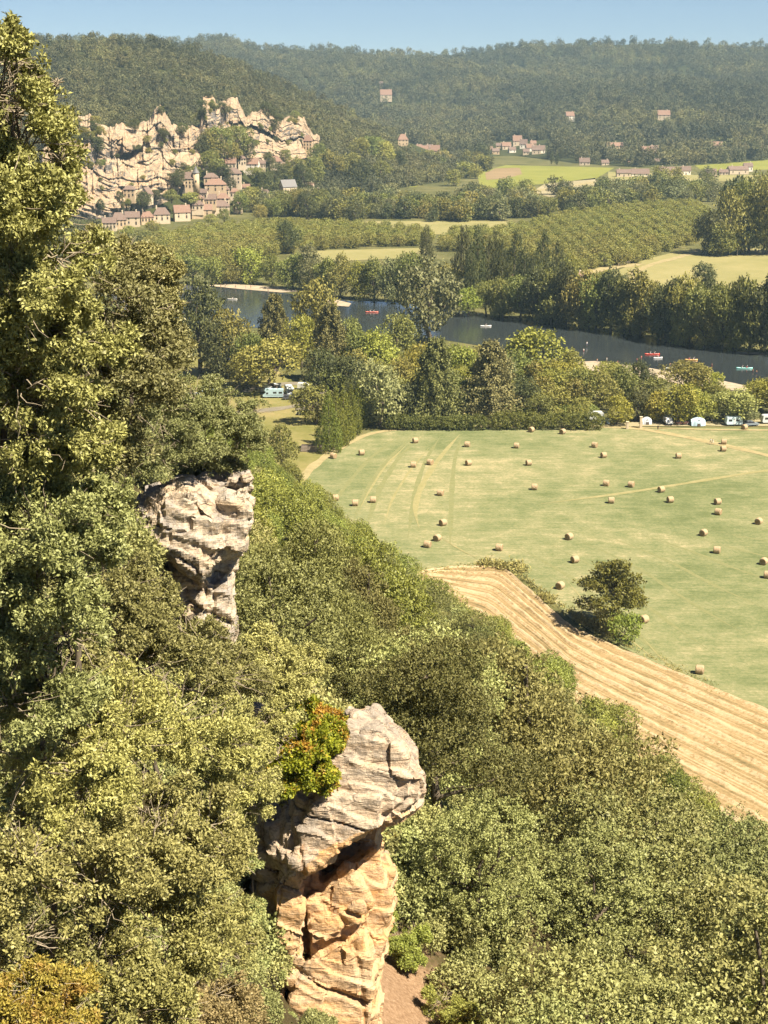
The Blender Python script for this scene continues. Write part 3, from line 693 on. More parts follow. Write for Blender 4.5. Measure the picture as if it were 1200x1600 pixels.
def pts_on(fn, p0, p1, n, seed, reject, vmax=1.0):
    r = np.random.default_rng(seed); px = p0 + (p1 - p0) * r.random(n); v = r.random(n) * vmax
    X, Y, Z = fn(px, v)
    q = np.stack([X, Y, Z - 100]); d = AF @ q
    sx = 600 + F * (AX @ q) / d; sy = 800 - F * (AU @ q) / d
    k = ~reject(sx, sy); return np.stack([X, Y, Z], 1)[k]
proto('woods', 'hill', 'woods', 6, 620, 0.095, 100)
WP = [p[0] for p in PROTO['woods']]
def scl(n, a, b, seed):
    r = np.random.default_rng(seed); w = a + (b - a) * r.random(n); return np.stack([w, w, w * (0.85 + 0.5 * r.random(n))], 1)
CT = [(60, 240), (95, 206), (122, 184), (140, 180), (152, 196), (175, 200), (190, 192), (205, 200), (232, 190), (241, 172), (250, 166), (258, 176), (268, 194), (290, 202), (312, 196), (317, 152), (331, 149), (338, 162), (371, 155), (376, 168), (384, 182), (412, 172), (428, 184), (440, 190), (458, 178), (476, 188), (490, 212)]
def rej_l(sx, sy):
    top = lerp_tab(sx, CT); cl = (sx > 60) & (sx < 490) & (sy > top + np.where(sx > 340, 16, 5))
    return cl & (sy < 360)

# ------------------------------------------------------------------ far woods
pb = pts_on(relief_b, -420, 1720, 21000, 1, lambda x, y: (x < 640) & (y > lerp_tab(x, RIDGE_L) + 30))
CLEAR_B = [(603, 148, 12, 8), (1036, 180, 14, 8), (890, 180, 9, 6), (660, 236, 40, 8), (815, 228, 48, 14), (960, 228, 20, 8), (1017, 234, 18, 10), (1118, 226, 18, 10)]
def clear(pts, boxes):
    q = pts - CAM; d = q @ AF; sx = 600 + F * (q @ AX) / d; sy = 800 - F * (q @ AU) / d; k = np.ones(len(pts), bool)
    for x, y, a, b in boxes: k &= ~((np.abs(sx - x) < a) & (sy > y - b * 0.6) & (sy < y + b * 2.2))
    return pts[k]
pb = clear(pb, CLEAR_B)
woods('hill_woods', pb - [0, 0, 2], scl(len(pb), 9, 20, 2), WP)
pl = pts_on(relief_l, -540, 745, 11000, 3, rej_l)
pl = clear(pl, [(629, 218, 14, 10), (661, 232, 20, 8), (690, 240, 20, 8), (603, 150, 9, 5)])
woods('hillside_woods', pl - [0, 0, 1.5], scl(len(pl), 6, 13, 4), WP)

# ------------------------------------------------------------------ the cliff over the village
CB = [(60, 345), (150, 345), (200, 340), (260, 318), (300, 296), (312, 268), (330, 262), (390, 262), (400, 262), (450, 262), (490, 250), (500, 248)]
LEDGE = [(60, 262), (120, 264), (165, 257), (190, 244), (232, 221), (250, 226), (275, 232), (300, 224), (318, 214), (345, 196), (375, 190), (412, 203), (440, 220), (470, 214), (500, 222)]
CLIFF = []
def build_cliff(p0, p1, label, seed):
    """a talus of pale rock, a hollow, and over its lip a steep grey wall cut by fissures"""
    px, w = np.meshgrid(np.linspace(p0, p1, int((p1 - p0) * 1.6)), np.linspace(0, 1, 230))
    def N(a, b, o, sd, kx=0.0): return fbm(np.stack([px.ravel() / a, w.ravel() * b + px.ravel() * kx, 0 * px.ravel() + seed], 1), o, sd).reshape(px.shape)
    q = np.stack([px.ravel() / 9, 0 * px.ravel(), 0 * px.ravel() + seed], 1)
    top = lerp_tab(px, CT) + 3.5 * fbm(q, 4, 8).reshape(px.shape) + 1.5 * vnoise(np.floor(q * 3.1), 4).reshape(px.shape) - 2; bot = lerp_tab(px, CB)
    py = bot + (top - bot) * w
    yb = lerp_tab(px, FOOT_L); yr = lerp_tab(px, RIDGE_L); vv = lambda y: np.clip((yb - y) / (yb - yr), 0, 1)
    Y0 = relief_l(px, vv(bot))[1]; Y1 = np.clip(relief_l(px, vv(top))[1], Y0 + 30, Y0 + 72)
    wl = np.clip((bot - lerp_tab(px, LEDGE)) / (bot - top), .2, .8) + .035 * fbm(q * 1.2, 4, 61).reshape(px.shape) + .02 * vnoise(np.floor(q * 2.3), 14).reshape(px.shape)
    t = np.clip(w / wl, 0, 1); sU = np.clip((w - wl) / (1 - wl), 0, 1); above = w > wl
    deep = np.clip(.05 + .30 * N(34, 0, 3, 71), -.10, .2)
    f = np.where(above, .60 - np.clip(deep * .8, -.04, .14) * (1 - sU) + .10 * sU + .30 * sU ** 5, .60 * t ** 1.2 + deep * np.exp(-((w - wl) / .05) ** 2))
    fis = np.abs(N(13, 1.2, 3, 60)); fis = np.exp(-(fis / .09) ** 2)                       # fissures
    bed = np.abs(N(70, 9, 3, 52, .02)); bed = np.exp(-(bed / .10) ** 2)                     # bedding
    d = 5 * N(26, 3.5, 5, 40) + 2.5 * N(6, 12, 4, 90) - np.where(above, 2.6, 1.2) * fis - np.where(above, 2.5, 3) * bed + 2.5 * vnoise(np.floor(np.stack([px.ravel() / 10 + w.ravel(), w.ravel() * 6, 0 * px.ravel()], 1)), 33).reshape(px.shape)
    mask = np.clip(np.minimum(w * 9, (1 - w) * 30), 0, 1) * np.clip(np.minimum(px - p0, p1 - px) / 6, 0, 1)
    Y = Y0 + (Y1 - Y0) * (f * mask + w * (1 - mask)) - (10 + np.maximum(d, -12)) * mask + 1.5 * (1 - mask)
    rx = (px - 600) / F; ry = AF[1] + AU[1] * (800 - py) / F; rz = AF[2] + AU[2] * (800 - py) / F; k = Y / ry
    CLIFF.append((px.ravel(), py.ravel(), np.stack([(rx * k).ravel(), Y.ravel(), (100 + rz * k).ravel()], 1), (w / wl).ravel(), mask.ravel()))
    o = link('limestone_cliff', grid_mesh('limestone_cliff', rx * k, Y, 100 + rz * k, M['cliff'], smooth=False)); tag(o, label, 'cliff')
build_cliff(60, 322, 'tall grey and ochre limestone cliff with dark overhangs behind the riverside village', 1)
build_cliff(300, 500, 'pale broken limestone cliff on the right, above the upper houses of the village', 5)

# ------------------------------------------------------------------ near rocks
def convex(pts):
    bm = bmesh.new()
    for p in pts: bm.verts.new(p)
    bmesh.ops.convex_hull(bm, input=bm.verts); bmesh.ops.delete(bm, geom=[v for v in bm.verts if not v.link_faces], context='VERTS')
    return bm
def rock(name, blocks, voxel, mats, label, amp=0.28, seed=0, split=None):
    """blocks: (outline in picture, [(depth, shrink, dx, dy), ...]); fused, then weathered in layers"""
    tot = bpy.data.meshes.new(name); acc = bmesh.new()
    for poly, levels in blocks:
        c = np.mean(np.array(poly, float), 0); pts = []
        for D, sh, dx, dy in levels:
            for x, y in poly:
                pts.append(Vector(P(c[0] + (x - c[0]) * sh + dx, c[1] + (y - c[1]) * sh + dy, D)))
        b = convex(pts); t = bpy.data.meshes.new('t'); b.to_mesh(t); b.free(); acc.from_mesh(t); bpy.data.meshes.remove(t)
    acc.to_mesh(tot); acc.free()
    ob = bpy.data.objects.new('tmp', tot); COL.objects.link(ob)
    md = ob.modifiers.new('r', 'REMESH'); md.mode = 'VOXEL'; md.voxel_size = voxel; md.use_smooth_shade = False
    ms = ob.modifiers.new('s', 'SMOOTH'); ms.factor = 0.5; ms.iterations = 1
    me = bpy.data.meshes.new_from_object(ob.evaluated_get(bpy.context.evaluated_depsgraph_get())); bpy.data.objects.remove(ob)
    n = len(me.vertices); co = np.empty(n * 3, np.float32); me.vertices.foreach_get('co', co); co = co.reshape(-1, 3).astype(float)
    no = np.empty(n * 3, np.float32); me.vertex_normals.foreach_get('vector', no); no = no.reshape(-1, 3).astype(float)
    wz = co[:, 2:3] + 0.35 * co[:, :1] + 0.16 * fbm(co / 2.5, 3, seed)[:, None]
    strata = fbm(np.c_[co[:, :2] * 0.35, wz * 2.6], 5, seed + 3)
    ledge = np.abs(vnoise(np.c_[co[:, :2] * 0.22, wz * 1.25], seed + 9)); ledge = -np.exp(-(ledge / 0.04) ** 2)
    crk = np.abs(vnoise(np.c_[co[:, 0] * .9 + co[:, 1] * .5, co[:, 1] * .6, wz[:, 0] * .25], seed + 12)); crk = -np.exp(-(crk / 0.05) ** 2)
    step = (wz[:, 0] * 1.35 + 0.4 * fbm(co / 1.1, 2, seed + 7)) % 1.0; step = step ** 1.5 * np.clip((1 - step) * 9, 0, 1)
    cell = np.floor(np.c_[co[:, 0] * .75 + .5 * fbm(co / 1.4, 2, seed + 8), co[:, 1] * .75 + .3 * wz[:, 0], wz[:, 0] * .95]); blk = _hash(cell[:, 0].astype(int), cell[:, 1].astype(int), cell[:, 2].astype(int), seed)
    d = amp * (0.30 * fbm(co / 1.6, 5, seed + 1) + 0.32 * strata + 0.7 * ledge + 0.35 * crk + 0.30 * fbm(co * 2.6, 3, seed + 5) + 0.45 * step + 0.42 * blk)
    co = co + no * d[:, None]
    me.vertices.foreach_set('co', co.astype(np.float32).ravel()); me.update()
    for m in mats: me.materials.append(m)
    if split is not None:                     # the sheltered face under the top block is fresh ochre, the rest weathered grey
        fc = np.empty(len(me.polygons) * 3, np.float32); me.polygons.foreach_get('center', fc); me.polygons.foreach_set('material_index', split(fc.reshape(-1, 3)).astype(np.int32))
    o = link(name, me); tag(o, label, 'rock'); return o
def top_block(c):
    q = c - CAM; d = q @ AF; u = 600 + F * (q @ AX) / d; v = 800 - F * (q @ AU) / d
    return v + 9 * fbm(c * 1.5, 3, 77) < np.interp(u, [400, 430, 455, 500, 560, 600, 660], [1400, 1385, 1372, 1330, 1305, 1285, 1262])
L0 = 40.0
rock('limestone_outcrop', [
    ([(546, 1128), (600, 1128), (644, 1172), (650, 1240), (600, 1266), (520, 1294), (470, 1345), (430, 1345), (432, 1290), (505, 1215)], [(39.3, .90, 2, 6), (39.9, 1, 0, 0), (42.5, 1, 0, 0), (45, .8, -10, 0)]),
    ([(548, 1112), (592, 1110), (642, 1164), (640, 1190), (540, 1180)], [(40.4, .95, 0, 6), (41.6, 1, 0, 0), (45, 1, -8, -2)]),
    ([(604, 1232), (640, 1190), (660, 1212), (658, 1252), (606, 1284), (585, 1282)], [(39.5, .94, 0, 0), (40.2, 1, 0, 0), (43.5, .95, -6, 0)]),
    ([(500, 1240), (600, 1240), (598, 1286), (530, 1318), (476, 1366), (452, 1352), (470, 1290)], [(39.0, .92, 0, 0), (39.7, 1, 0, 0), (43, .9, 6, -20)]),
    ([(418, 1290), (470, 1262), (480, 1330), (462, 1368), (438, 1350), (424, 1330)], [(39.5, .9, 0, 0), (40.2, 1, 0, 0), (44, 1, -20, 0)]),
    ([(474, 1392), (545, 1346), (590, 1318), (604, 1370), (590, 1450), (584, 1500), (586, 1700), (470, 1700), (472, 1480)], [(41.0, .94, 0, 0), (41.8, 1, 0, 0), (46, 1, -20, 0)]),
    ([(476, 1402), (560, 1366), (584, 1410), (560, 1462), (480, 1500)], [(40.4, .92, 0, 0), (41.3, 1, 0, 0), (43, 1, 0, 0)]),
    ([(474, 1500), (572, 1452), (586, 1500), (584, 1590), (540, 1700), (440, 1700), (446, 1590)], [(39.9, .93, 0, 0), (40.9, 1, 0, 0), (44, 1, 0, 0)]),
    ([(480, 1440), (566, 1410), (572, 1440), (484, 1478)], [(40.0, .94, 0, 0), (40.8, 1, 0, 0), (42, 1, 0, 0)]),
    ([(582, 1340), (604, 1330), (618, 1368), (608, 1395), (580, 1385)], [(41.6, .85, 0, 0), (42.4, 1, 0, 0), (45, .9, 0, 0)]),
    ([(576, 1390), (613, 1392), (608, 1440), (584, 1470), (565, 1450)], [(41.0, .85, 0, 0), (41.8, 1, 0, 0), (45, .9, 0, 0)]),
    ([(430, 1375), (452, 1345), (474, 1372), (475, 1480), (455, 1495), (424, 1475)], [(39.7, .9, 0, 0), (40.4, 1, 0, 0), (44, 1.1, -20, 0)]),
    ([(448, 1360), (500, 1350), (500, 1520), (446, 1520)], [(41.0, 1, 0, 0), (45, 1, 0, 0)]),
    ([(440, 1490), (476, 1478), (474, 1560), (444, 1530)], [(40.0, .9, 0, 0), (40.7, 1, 0, 0), (44, 1, -10, 0)]),
    ([(404, 1380), (430, 1370), (436, 1480), (420, 1500), (395, 1470)], [(40.4, .85, 0, 0), (41.2, 1, 0, 0), (44, 1, -10, 0)]),
    ([(385, 1490), (440, 1480), (450, 1690), (390, 1700)], [(40.2, .85, 0, 0), (41, 1, 0, 0), (44, 1, -10, 0)]),
    ([(402, 1280), (430, 1262), (440, 1330), (428, 1390), (400, 1370)], [(40.4, .85, 0, 0), (41.2, 1, 0, 0), (45, 1, -10, 0)]),
    ([(440, 1300), (560, 1250), (600, 1290), (590, 1400), (480, 1450), (440, 1400)], [(42.3, .9, 0, 0), (43.5, 1, 0, 0), (47, 1, -10, 0)]),
], 0.05, [M['rock'], M['rock_top']], 'large overhanging ochre and grey limestone outcrop with a hollow under its jutting top block', 0.24, 2, top_block)
rock('limestone_outcrop', [
    ([(200, 812), (235, 770), (300, 752), (345, 790), (352, 860), (322, 915), (285, 892), (240, 850)], [(54.0, .80, 4, 10), (55.2, 1, 0, 0), (58, 1, -6, -4), (62, .8, -10, -10)]),
    ([(240, 765), (330, 745), (388, 740), (386, 790), (340, 830), (280, 800)], [(55.6, .85, 0, 4), (57, 1, 0, 0), (62, 1, -10, 0)]),
    ([(342, 780), (388, 750), (392, 800), (384, 850), (372, 868), (345, 880), (330, 850)], [(54.6, .82, 0, 0), (55.8, 1, 0, 0), (60, .9, -10, 0)]),
    ([(330, 860), (372, 862), (366, 900), (362, 930), (330, 940), (310, 910)], [(56.0, .85, 0, 0), (56.8, 1, 0, 0), (61, 1, -10, 0)]),
    ([(310, 905), (360, 900), (360, 960), (372, 985), (360, 1010), (310, 1000)], [(55.6, .85, 0, 0), (56.5, 1, 0, 0), (61, 1, -10, 0)]),
    ([(270, 870), (330, 890), (345, 960), (330, 1000), (280, 960)], [(55.8, .85, 0, 0), (56.8, 1, 0, 0), (61, 1, -10, 0)]),
], 0.11, [M['rock_grey']], 'grey and cream limestone crag jutting out below the oaks, higher up the slope', 0.34, 23)
rock('boulder', [([(548, 1112), (575, 1106), (594, 1110), (590, 1124), (556, 1128)], [(42.6, .8, 0, 0), (43.2, 1, 0, 0), (44, .8, 0, 0)])], 0.05, [M['rock']], 'small pale boulder lying on top of the overhanging outcrop', 0.06, 5)
rock('boulder', [([(395, 1095), (412, 1100), (408, 1150), (398, 1180), (388, 1150)], [(37.0, .8, 0, 0), (37.6, 1, 0, 0), (39, .8, 0, 0)])], 0.05, [M['rock_grey']], 'narrow pale rock showing between the oak leaves above the orange maple', 0.08, 6)
rock('boulder', [([(376, 742), (392, 738), (398, 748), (390, 756), (378, 754)], [(55.2, .8, 0, 0), (55.8, 1, 0, 0), (57, .8, 0, 0)])], 0.05, [M['rock_grey']], 'small pinkish boulder perched on the tip of the grey crag', 0.05, 7)

# ------------------------------------------------------------------ near oaks and shrubs on the cliff edge
def near_tree(name, lobes_px, mat, label, cat, per=9000, ll=0.055, seed=0, dx=-0.4, base=None, tr=0.55, rootz=None, amp=0.34, twigs=26, squash=0.92, under=0.4, lwk=0.46, bark='bark'):
    """a crown of leafy lobes placed (picture x, y, radius, depth), on a trunk rooted in the slope"""
    r = np.random.default_rng(900 + seed); lob = []
    for x, y, rad, D in lobes_px:
        c = P(x, y, D); k = rad * D / F; lob.append((*c, k, k * 1.05, k * squash))
    lob = np.array(lob); c = lob[:, :3].mean(0)
    if base is None:
        bx, by = c[0] + dx, c[1] + 0.5
    else: bx, by = base
    bz = float(slope_h(np.array([bx]), np.array([by]))[0]); bz = bz if rootz is None else rootz; root = np.array([bx, by, bz])
    e = empty(name, tuple(root)); tag(e, label, cat)
    l2 = lob.copy(); l2[:, :3] -= root
    # big lobes break up into smaller clumps
    cl = []
    for l in l2:
        cl.append((l[0], l[1], l[2] - l[5] * .1, l[3] * .66, l[4] * .66, l[5] * .66))
        for k in range(34):
            d = sph(1, r)[0]; d[2] = abs(d[2]) * .9 - .38; d = d / np.linalg.norm(d); s = l[3] * (0.13 + 0.17 * r.random() ** 1.5)
            cl.append((*(l[:3] + d * l[3:6] * (0.62 + .42 * r.random())), s * 1.15, s * 1.15, s * .72))
    n = int(per * len(lobes_px) * 3.3); ll = ll * 0.95
    V, Fc, T = crown_np(cl, n, ll, ll * lwk, r, 9, sr=ll * 1.2, amp=amp * 1.3, freq=3.0, under=under, fill=0.5, flat=0.55, gaps=(7.5 * ll, 0.03))
    o = link('crown', mesh_np(name + '_crown', V, Fc, M[mat], tint=T), e)
    parts = [limb((0, 0, -0.6), l2[:, :3].mean(0) * .88, r, 0.15 * tr, 0.06 * tr, 9, .03)]
    j = l2[:, :3].mean(0) * .88
    for l in l2: parts.append(limb(j * (0.93 + .07 * r.random()), l[:3], r, 0.04 * tr, 0.012 * tr, 9, .09))
    nb = sum(len(f) for _, f in parts)
    for l in l2:
        for k in range(twigs):
            d = sph(1, r)[0]; d[2] = d[2] * .7 + .2; d /= np.linalg.norm(d)
            a = l[:3] + d * l[3:6] * .25 + sph(1, r)[0] * .1 * l[3]; b = l[:3] + d * l[3:6] * (0.85 + .25 * r.random()) + sph(1, r)[0] * .2 * l[3]
            parts.append(tube_np(np.linspace(a, b, 5) + r.normal(size=(5, 3)) * .03 * l[3], np.linspace(0.010, 0.003, 5) * ll / .055, 3))
    g = 0.88 + .26 * r.random(); o.color = (g * (0.96 + .1 * r.random()), g, g * (0.9 + .2 * r.random()), 1)
    tv, tf = cat_np(parts); link('trunk', mesh_np(name + '_trunk', tv, tf, [M[bark], M['twig']], (np.arange(len(tf)) >= nb).astype(int), smooth=True), e)
    return e
NT = near_tree
NT('holm_oak', [(15, 100, 48, 13.9), (5, 170, 78, 14.4), (50, 175, 62, 14.1), (60, 300, 70, 14.6), (10, 75, 36, 13.5), (20, 50, 11, 13.5), (19, 33, 6, 13.5), (28, 62, 14, 13.5), (-25, 150, 85, 13.5), (45, 235, 80, 14), (20, 330, 95, 13.5), (85, 400, 85, 14.5), (10, 470, 105, 14), (30, 130, 45, 14), (95, 330, 38, 14.5), (90, 130, 12, 14.2), (95, 250, 20, 14.2), (-60, 260, 100, 15), (-70, 420, 120, 16), (60, 520, 90, 14.6), (20, 600, 95, 14.4), (90, 620, 80, 15), (40, 690, 85, 14.8), (110, 700, 70, 15.2), (150, 560, 60, 15.2)], 'holm', 'tall leafy holm oak rising to the skyline at the left edge', 'tree', 8500, 0.05, 1, base=(-5.6, 15.5))
NT('holm_oak', [(150, 470, 80, 17), (215, 500, 72, 17.5), (240, 570, 58, 18), (110, 560, 110, 17), (190, 610, 90, 17.5), (30, 620, 110, 16.5), (90, 700, 95, 17), (180, 700, 65, 18), (20, 560, 100, 17)], 'holm', 'broad holm oak below the skyline oak, its pale leaves reaching over the river view', 'tree', 9500, 0.05, 2, base=tuple(P(30, 900, 18.6)[:2]))
NT('holm_oak', [(225, 430, 50, 26), (250, 480, 42, 26), (190, 400, 45, 25), (255, 540, 45, 27), (160, 380, 35, 24)], 'holm', 'lower holm oak whose small crown stands against the village and the orchard', 'tree', 8000, 0.055, 3, base=(-5.6, 25))
NT('holm_oak', [(310, 640, 62, 56), (350, 655, 45, 56), (380, 690, 34, 56.5), (285, 690, 55, 55), (330, 705, 42, 56), (250, 650, 60, 54), (400, 645, 24, 58), (240, 715, 50, 54), (355, 722, 26, 57), (300, 735, 30, 58), (375, 725, 18, 57)], 'slope_holm', 'yellow-green oak scrub crowning the top of the grey limestone crag', 'tree', 9000, 0.085, 4, base=tuple(P(325, 760, 60)[:2]), rootz=P(325, 775, 60)[2])
NT('holm_oak', [(60, 830, 100, 15), (0, 760, 100, 15.5), (130, 790, 66, 16), (-20, 900, 110, 15), (60, 920, 90, 15), (150, 860, 50, 16.5), (30, 1010, 90, 15.4), (110, 1000, 70, 16), (20, 1100, 85, 15.6), (100, 1090, 75, 16.2)], 'holm', 'shadowed holm oak left of the grey crag with bare pale twigs', 'tree', 9000, 0.05, 5)
NT('holm_oak', [(160, 960, 80, 22), (240, 950, 66, 24), (300, 1010, 70, 25), (350, 1060, 60, 26), (210, 1040, 90, 23), (100, 1040, 90, 20), (390, 1080, 40, 27), (200, 900, 40, 24)], 'holm', 'sunlit holm oak just under the grey crag, its crown sloping down to the right', 'tree', 9500, 0.058, 6)
NT('holm_oak', [(50, 1200, 90, 16.4), (140, 1220, 70, 16.8), (60, 1280, 60, 16.4), (60, 1130, 110, 18), (170, 1150, 100, 18.5), (270, 1130, 90, 20), (340, 1160, 75, 21), (366, 1225, 50, 22), (20, 1020, 90, 17)], 'holm', 'pale-tipped holm oak filling the left side above the shadowed hollow', 'tree', 10500, 0.05, 7)
NT('holm_oak', [(-20, 1480, 90, 15), (40, 1465, 60, 15.2), (40, 1360, 100, 15.5), (150, 1390, 90, 16), (240, 1340, 95, 17), (315, 1300, 78, 19), (356, 1335, 46, 20), (230, 1260, 70, 18)], 'holm', 'dark holm oak beside the overhanging outcrop, with open shaded gaps', 'tree', 9500, 0.05, 8)
NT('holm_oak', [(150, 1500, 100, 16), (260, 1460, 95, 17), (325, 1440, 68, 19.5), (362, 1485, 40, 20.5), (210, 1590, 110, 16)], 'holm', 'low holm oak in the lower left corner behind the yellow shrub', 'tree', 9500, 0.05, 9)
NT('gold_shrub', [(50, 1545, 55, 12.5), (110, 1540, 50, 12.8), (10, 1580, 70, 12.3), (90, 1600, 60, 12.5)], 'gold', 'yellow-orange shrub in the bottom left corner', 'shrub', 5500, 0.034, 10, squash=.6, tr=.35)
NT('dry_shrub', [(330, 1565, 62, 19), (372, 1592, 44, 20), (280, 1595, 55, 18.5)], 'dry', 'pale dry twiggy shrub at the bottom edge left of the outcrop', 'shrub', 6500, 0.045, 11, tr=.35)
NT('maple_shrub', [(470, 1165, 44, 38.6), (500, 1150, 34, 39), (450, 1190, 38, 38.4), (490, 1205, 32, 38.6), (465, 1095, 24, 39), (520, 1165, 18, 39.4), (438, 1150, 30, 38.6), (512, 1228, 13, 38.8), (500, 1115, 18, 40), (480, 1078, 14, 39.5), (525, 1120, 12, 39.8), (425, 1135, 26, 38), (428, 1185, 26, 38), (448, 1225, 20, 38.2), (530, 1140, 10, 39.6)], 'autumn', 'green maple shrub turning orange on the shoulder of the overhanging outcrop', 'shrub', 4200, 0.085, 12, lwk=.7, tr=.35, base=tuple(P(465, 1225, 40.5)[:2]), rootz=P(465, 1250, 40.5)[2])
d1 = slope_hit(632, 1500) - .6; d2 = slope_hit(700, 1600) - .6
NT('scrub_bush', [(622, 1470, 22, d1), (640, 1496, 20, d1), (612, 1440, 16, d1 + .5), (652, 1460, 20, d1 + .5)], 'slope_green', 'green bush growing at the right foot of the overhanging outcrop', 'bush', 6000, 0.08, 15, dx=0, tr=.12)
NT('scrub_bush', [(690, 1565, 26, d2), (720, 1590, 30, d2 - .5), (668, 1592, 16, d2)], 'slope_green', 'low green bush beside the bare scree at the bottom', 'bush', 6000, 0.08, 16, dx=0, tr=.12)
NT('scrub_bush', [(480, 1592, 16, 37), (505, 1600, 16, 37)], 'slope_holm', 'small dark bush in front of the base of the overhanging outcrop', 'bush', 6000, 0.07, 17, tr=.12)
NT('scrub_oak', [(440, 1060, 50, 36), (400, 1020, 48, 37), (470, 1040, 40, 38), (420, 1130, 40, 35), (390, 1180, 45, 34), (385, 1265, 32, 37), (405, 1225, 30, 37)], 'slope_holm', 'grey-green scrub oak behind and above the orange maple', 'tree', 8000, 0.07, 13, tr=.12, base=tuple(P(405, 1200, 39)[:2]), rootz=P(405, 1290, 39)[2])
NT('scrub_oak', [(428, 1525, 13, 38.9), (420, 1590, 20, 38.4), (455, 1596, 14, 38.6), (388, 1425, 22, 38), (384, 1500, 28, 37.5), (390, 1560, 26, 37), (392, 1350, 18, 38.5)], 'slope_holm', 'small scrub oak growing against the left flank of the overhanging outcrop', 'tree', 7000, 0.07, 14, tr=.12)

# ------------------------------------------------------------------ wood on the slope
for k, (mat, kd) in {'slope_holm': ('slope_holm', 'clumpy'), 'slope_green': ('slope_green', 'broad'), 'slope_pine': ('pine', 'pine')}.items():
    proto(k + '_near', kd, mat, 4, 62000, 0.0160, 300 + len(k))
    proto(k, kd, mat, 5, 15000, 0.027, 320 + len(k))
ROCKBOX = [(425, 1105, 665, 1600, 47), (200, 735, 398, 985, 62), (400, 1080, 535, 1250, 36), (600, 1515, 680, 1660, 58)]
def slope_wood():
    r = np.random.default_rng(77); t = np.array([-FN[1], FN[0]]); kept = []; cells = {}
    cand = []
    for k in range(60000):
        a = -40 + 500 * r.random(); s = 5 + 94 * r.random()
        X = FN[0] * (110 - s) + t[0] * a; Y = FN[1] * (110 - s) + t[1] * a
        if Y < 22: continue
        cand.append((X, Y, s))
    C = np.array(cand); Z = slope_h(C[:, 0], C[:, 1])
    for (X, Y, s), z in zip(C, Z):
        u, v, d = proj((X, Y, z + 4)); ub, vb, _ = proj((X, Y, z))
        if not (330 < u < 1420 and 640 < v < 1900) or d < 24: continue
        if s > 97 or (u < 395 and v < 1000 and d < 90): continue
        near = d < 120
        kind = 'slope_holm'
        nz = float(vnoise(np.array([[X / 22, Y / 22, 0]]), 14)[0])
        if s < 22 or (v < 900 and u < 760): kind = 'slope_green' if nz > -0.45 else 'slope_holm'
        elif nz > 0.24: kind = 'slope_pine' if r.random() < .8 else 'slope_holm'
        elif nz < -0.26: kind = 'slope_green' if r.random() < .75 else 'slope_holm'
        h = (6.0 + 4.2 * r.random()) if kind == 'slope_holm' else (7 + 4 * r.random()) if kind == 'slope_green' else (9 + 4 * r.random())
        if near: h *= 1.35
        if s > 78: h *= 0.72
        w = h * (0.80 + 0.25 * r.random()) * (0.85 if kind == 'slope_pine' else 1)
        # keep clear of the rocks and of the scree
        bad = False
        rp = w / 2 * F / d * 0.8
        ut, vt, _ = proj((X, Y, z + h))
        for x0, y0, x1, y1, Dm in ROCKBOX:
            if d < Dm and u + rp > x0 and u - rp < x1 and vb > y0 and vt < y1: bad = True
        if d < 62 and 560 < ub < 700 and vb > 1500: bad = True
        if bad: continue
        gap = w * (0.80 if near else 0.84); ci, cj = int(X // 6), int(Y // 6); ok = True
        for i in (-1, 0, 1):
            for j in (-1, 0, 1):
                for q in cells.get((ci + i, cj + j), ()):
                    if (q[0] - X) ** 2 + (q[1] - Y) ** 2 < (gap * .5 + q[2] * .5) ** 2: ok = False; break
        if not ok: continue
        cells.setdefault((ci, cj), []).append((X, Y, gap)); kept.append((X, Y, z, w, h, kind, near, d))
    names = {'slope_holm': ('holm_oak_tree', 'rounded grey-green holm oak in the wood on the slope below the cliff', 'holm oaks of the slope wood'),
             'slope_green': ('downy_oak_tree', 'bright green oak in the wood between the cliff and the fields', 'green oaks of the slope wood'),
             'slope_pine': ('pine_tree', 'loose olive-brown pine among the oaks of the slope wood', 'pines of the slope wood')}
    for X, Y, z, w, h, kind, near, d in kept:
        nm, lb, gr = names[kind]; c = 0.78 + 0.42 * random.random()
        place(kind + ('_near' if near else ''), nm, (X, Y, z - 0.4), w, h, lb, 'tree', gr, (c, c * (0.96 + .06 * random.random()), c * 0.95), tilt=0.12)
    print('slope trees', len(kept), {k: sum(1 for q in kept if q[5] == k) for k in names})
slope_wood()
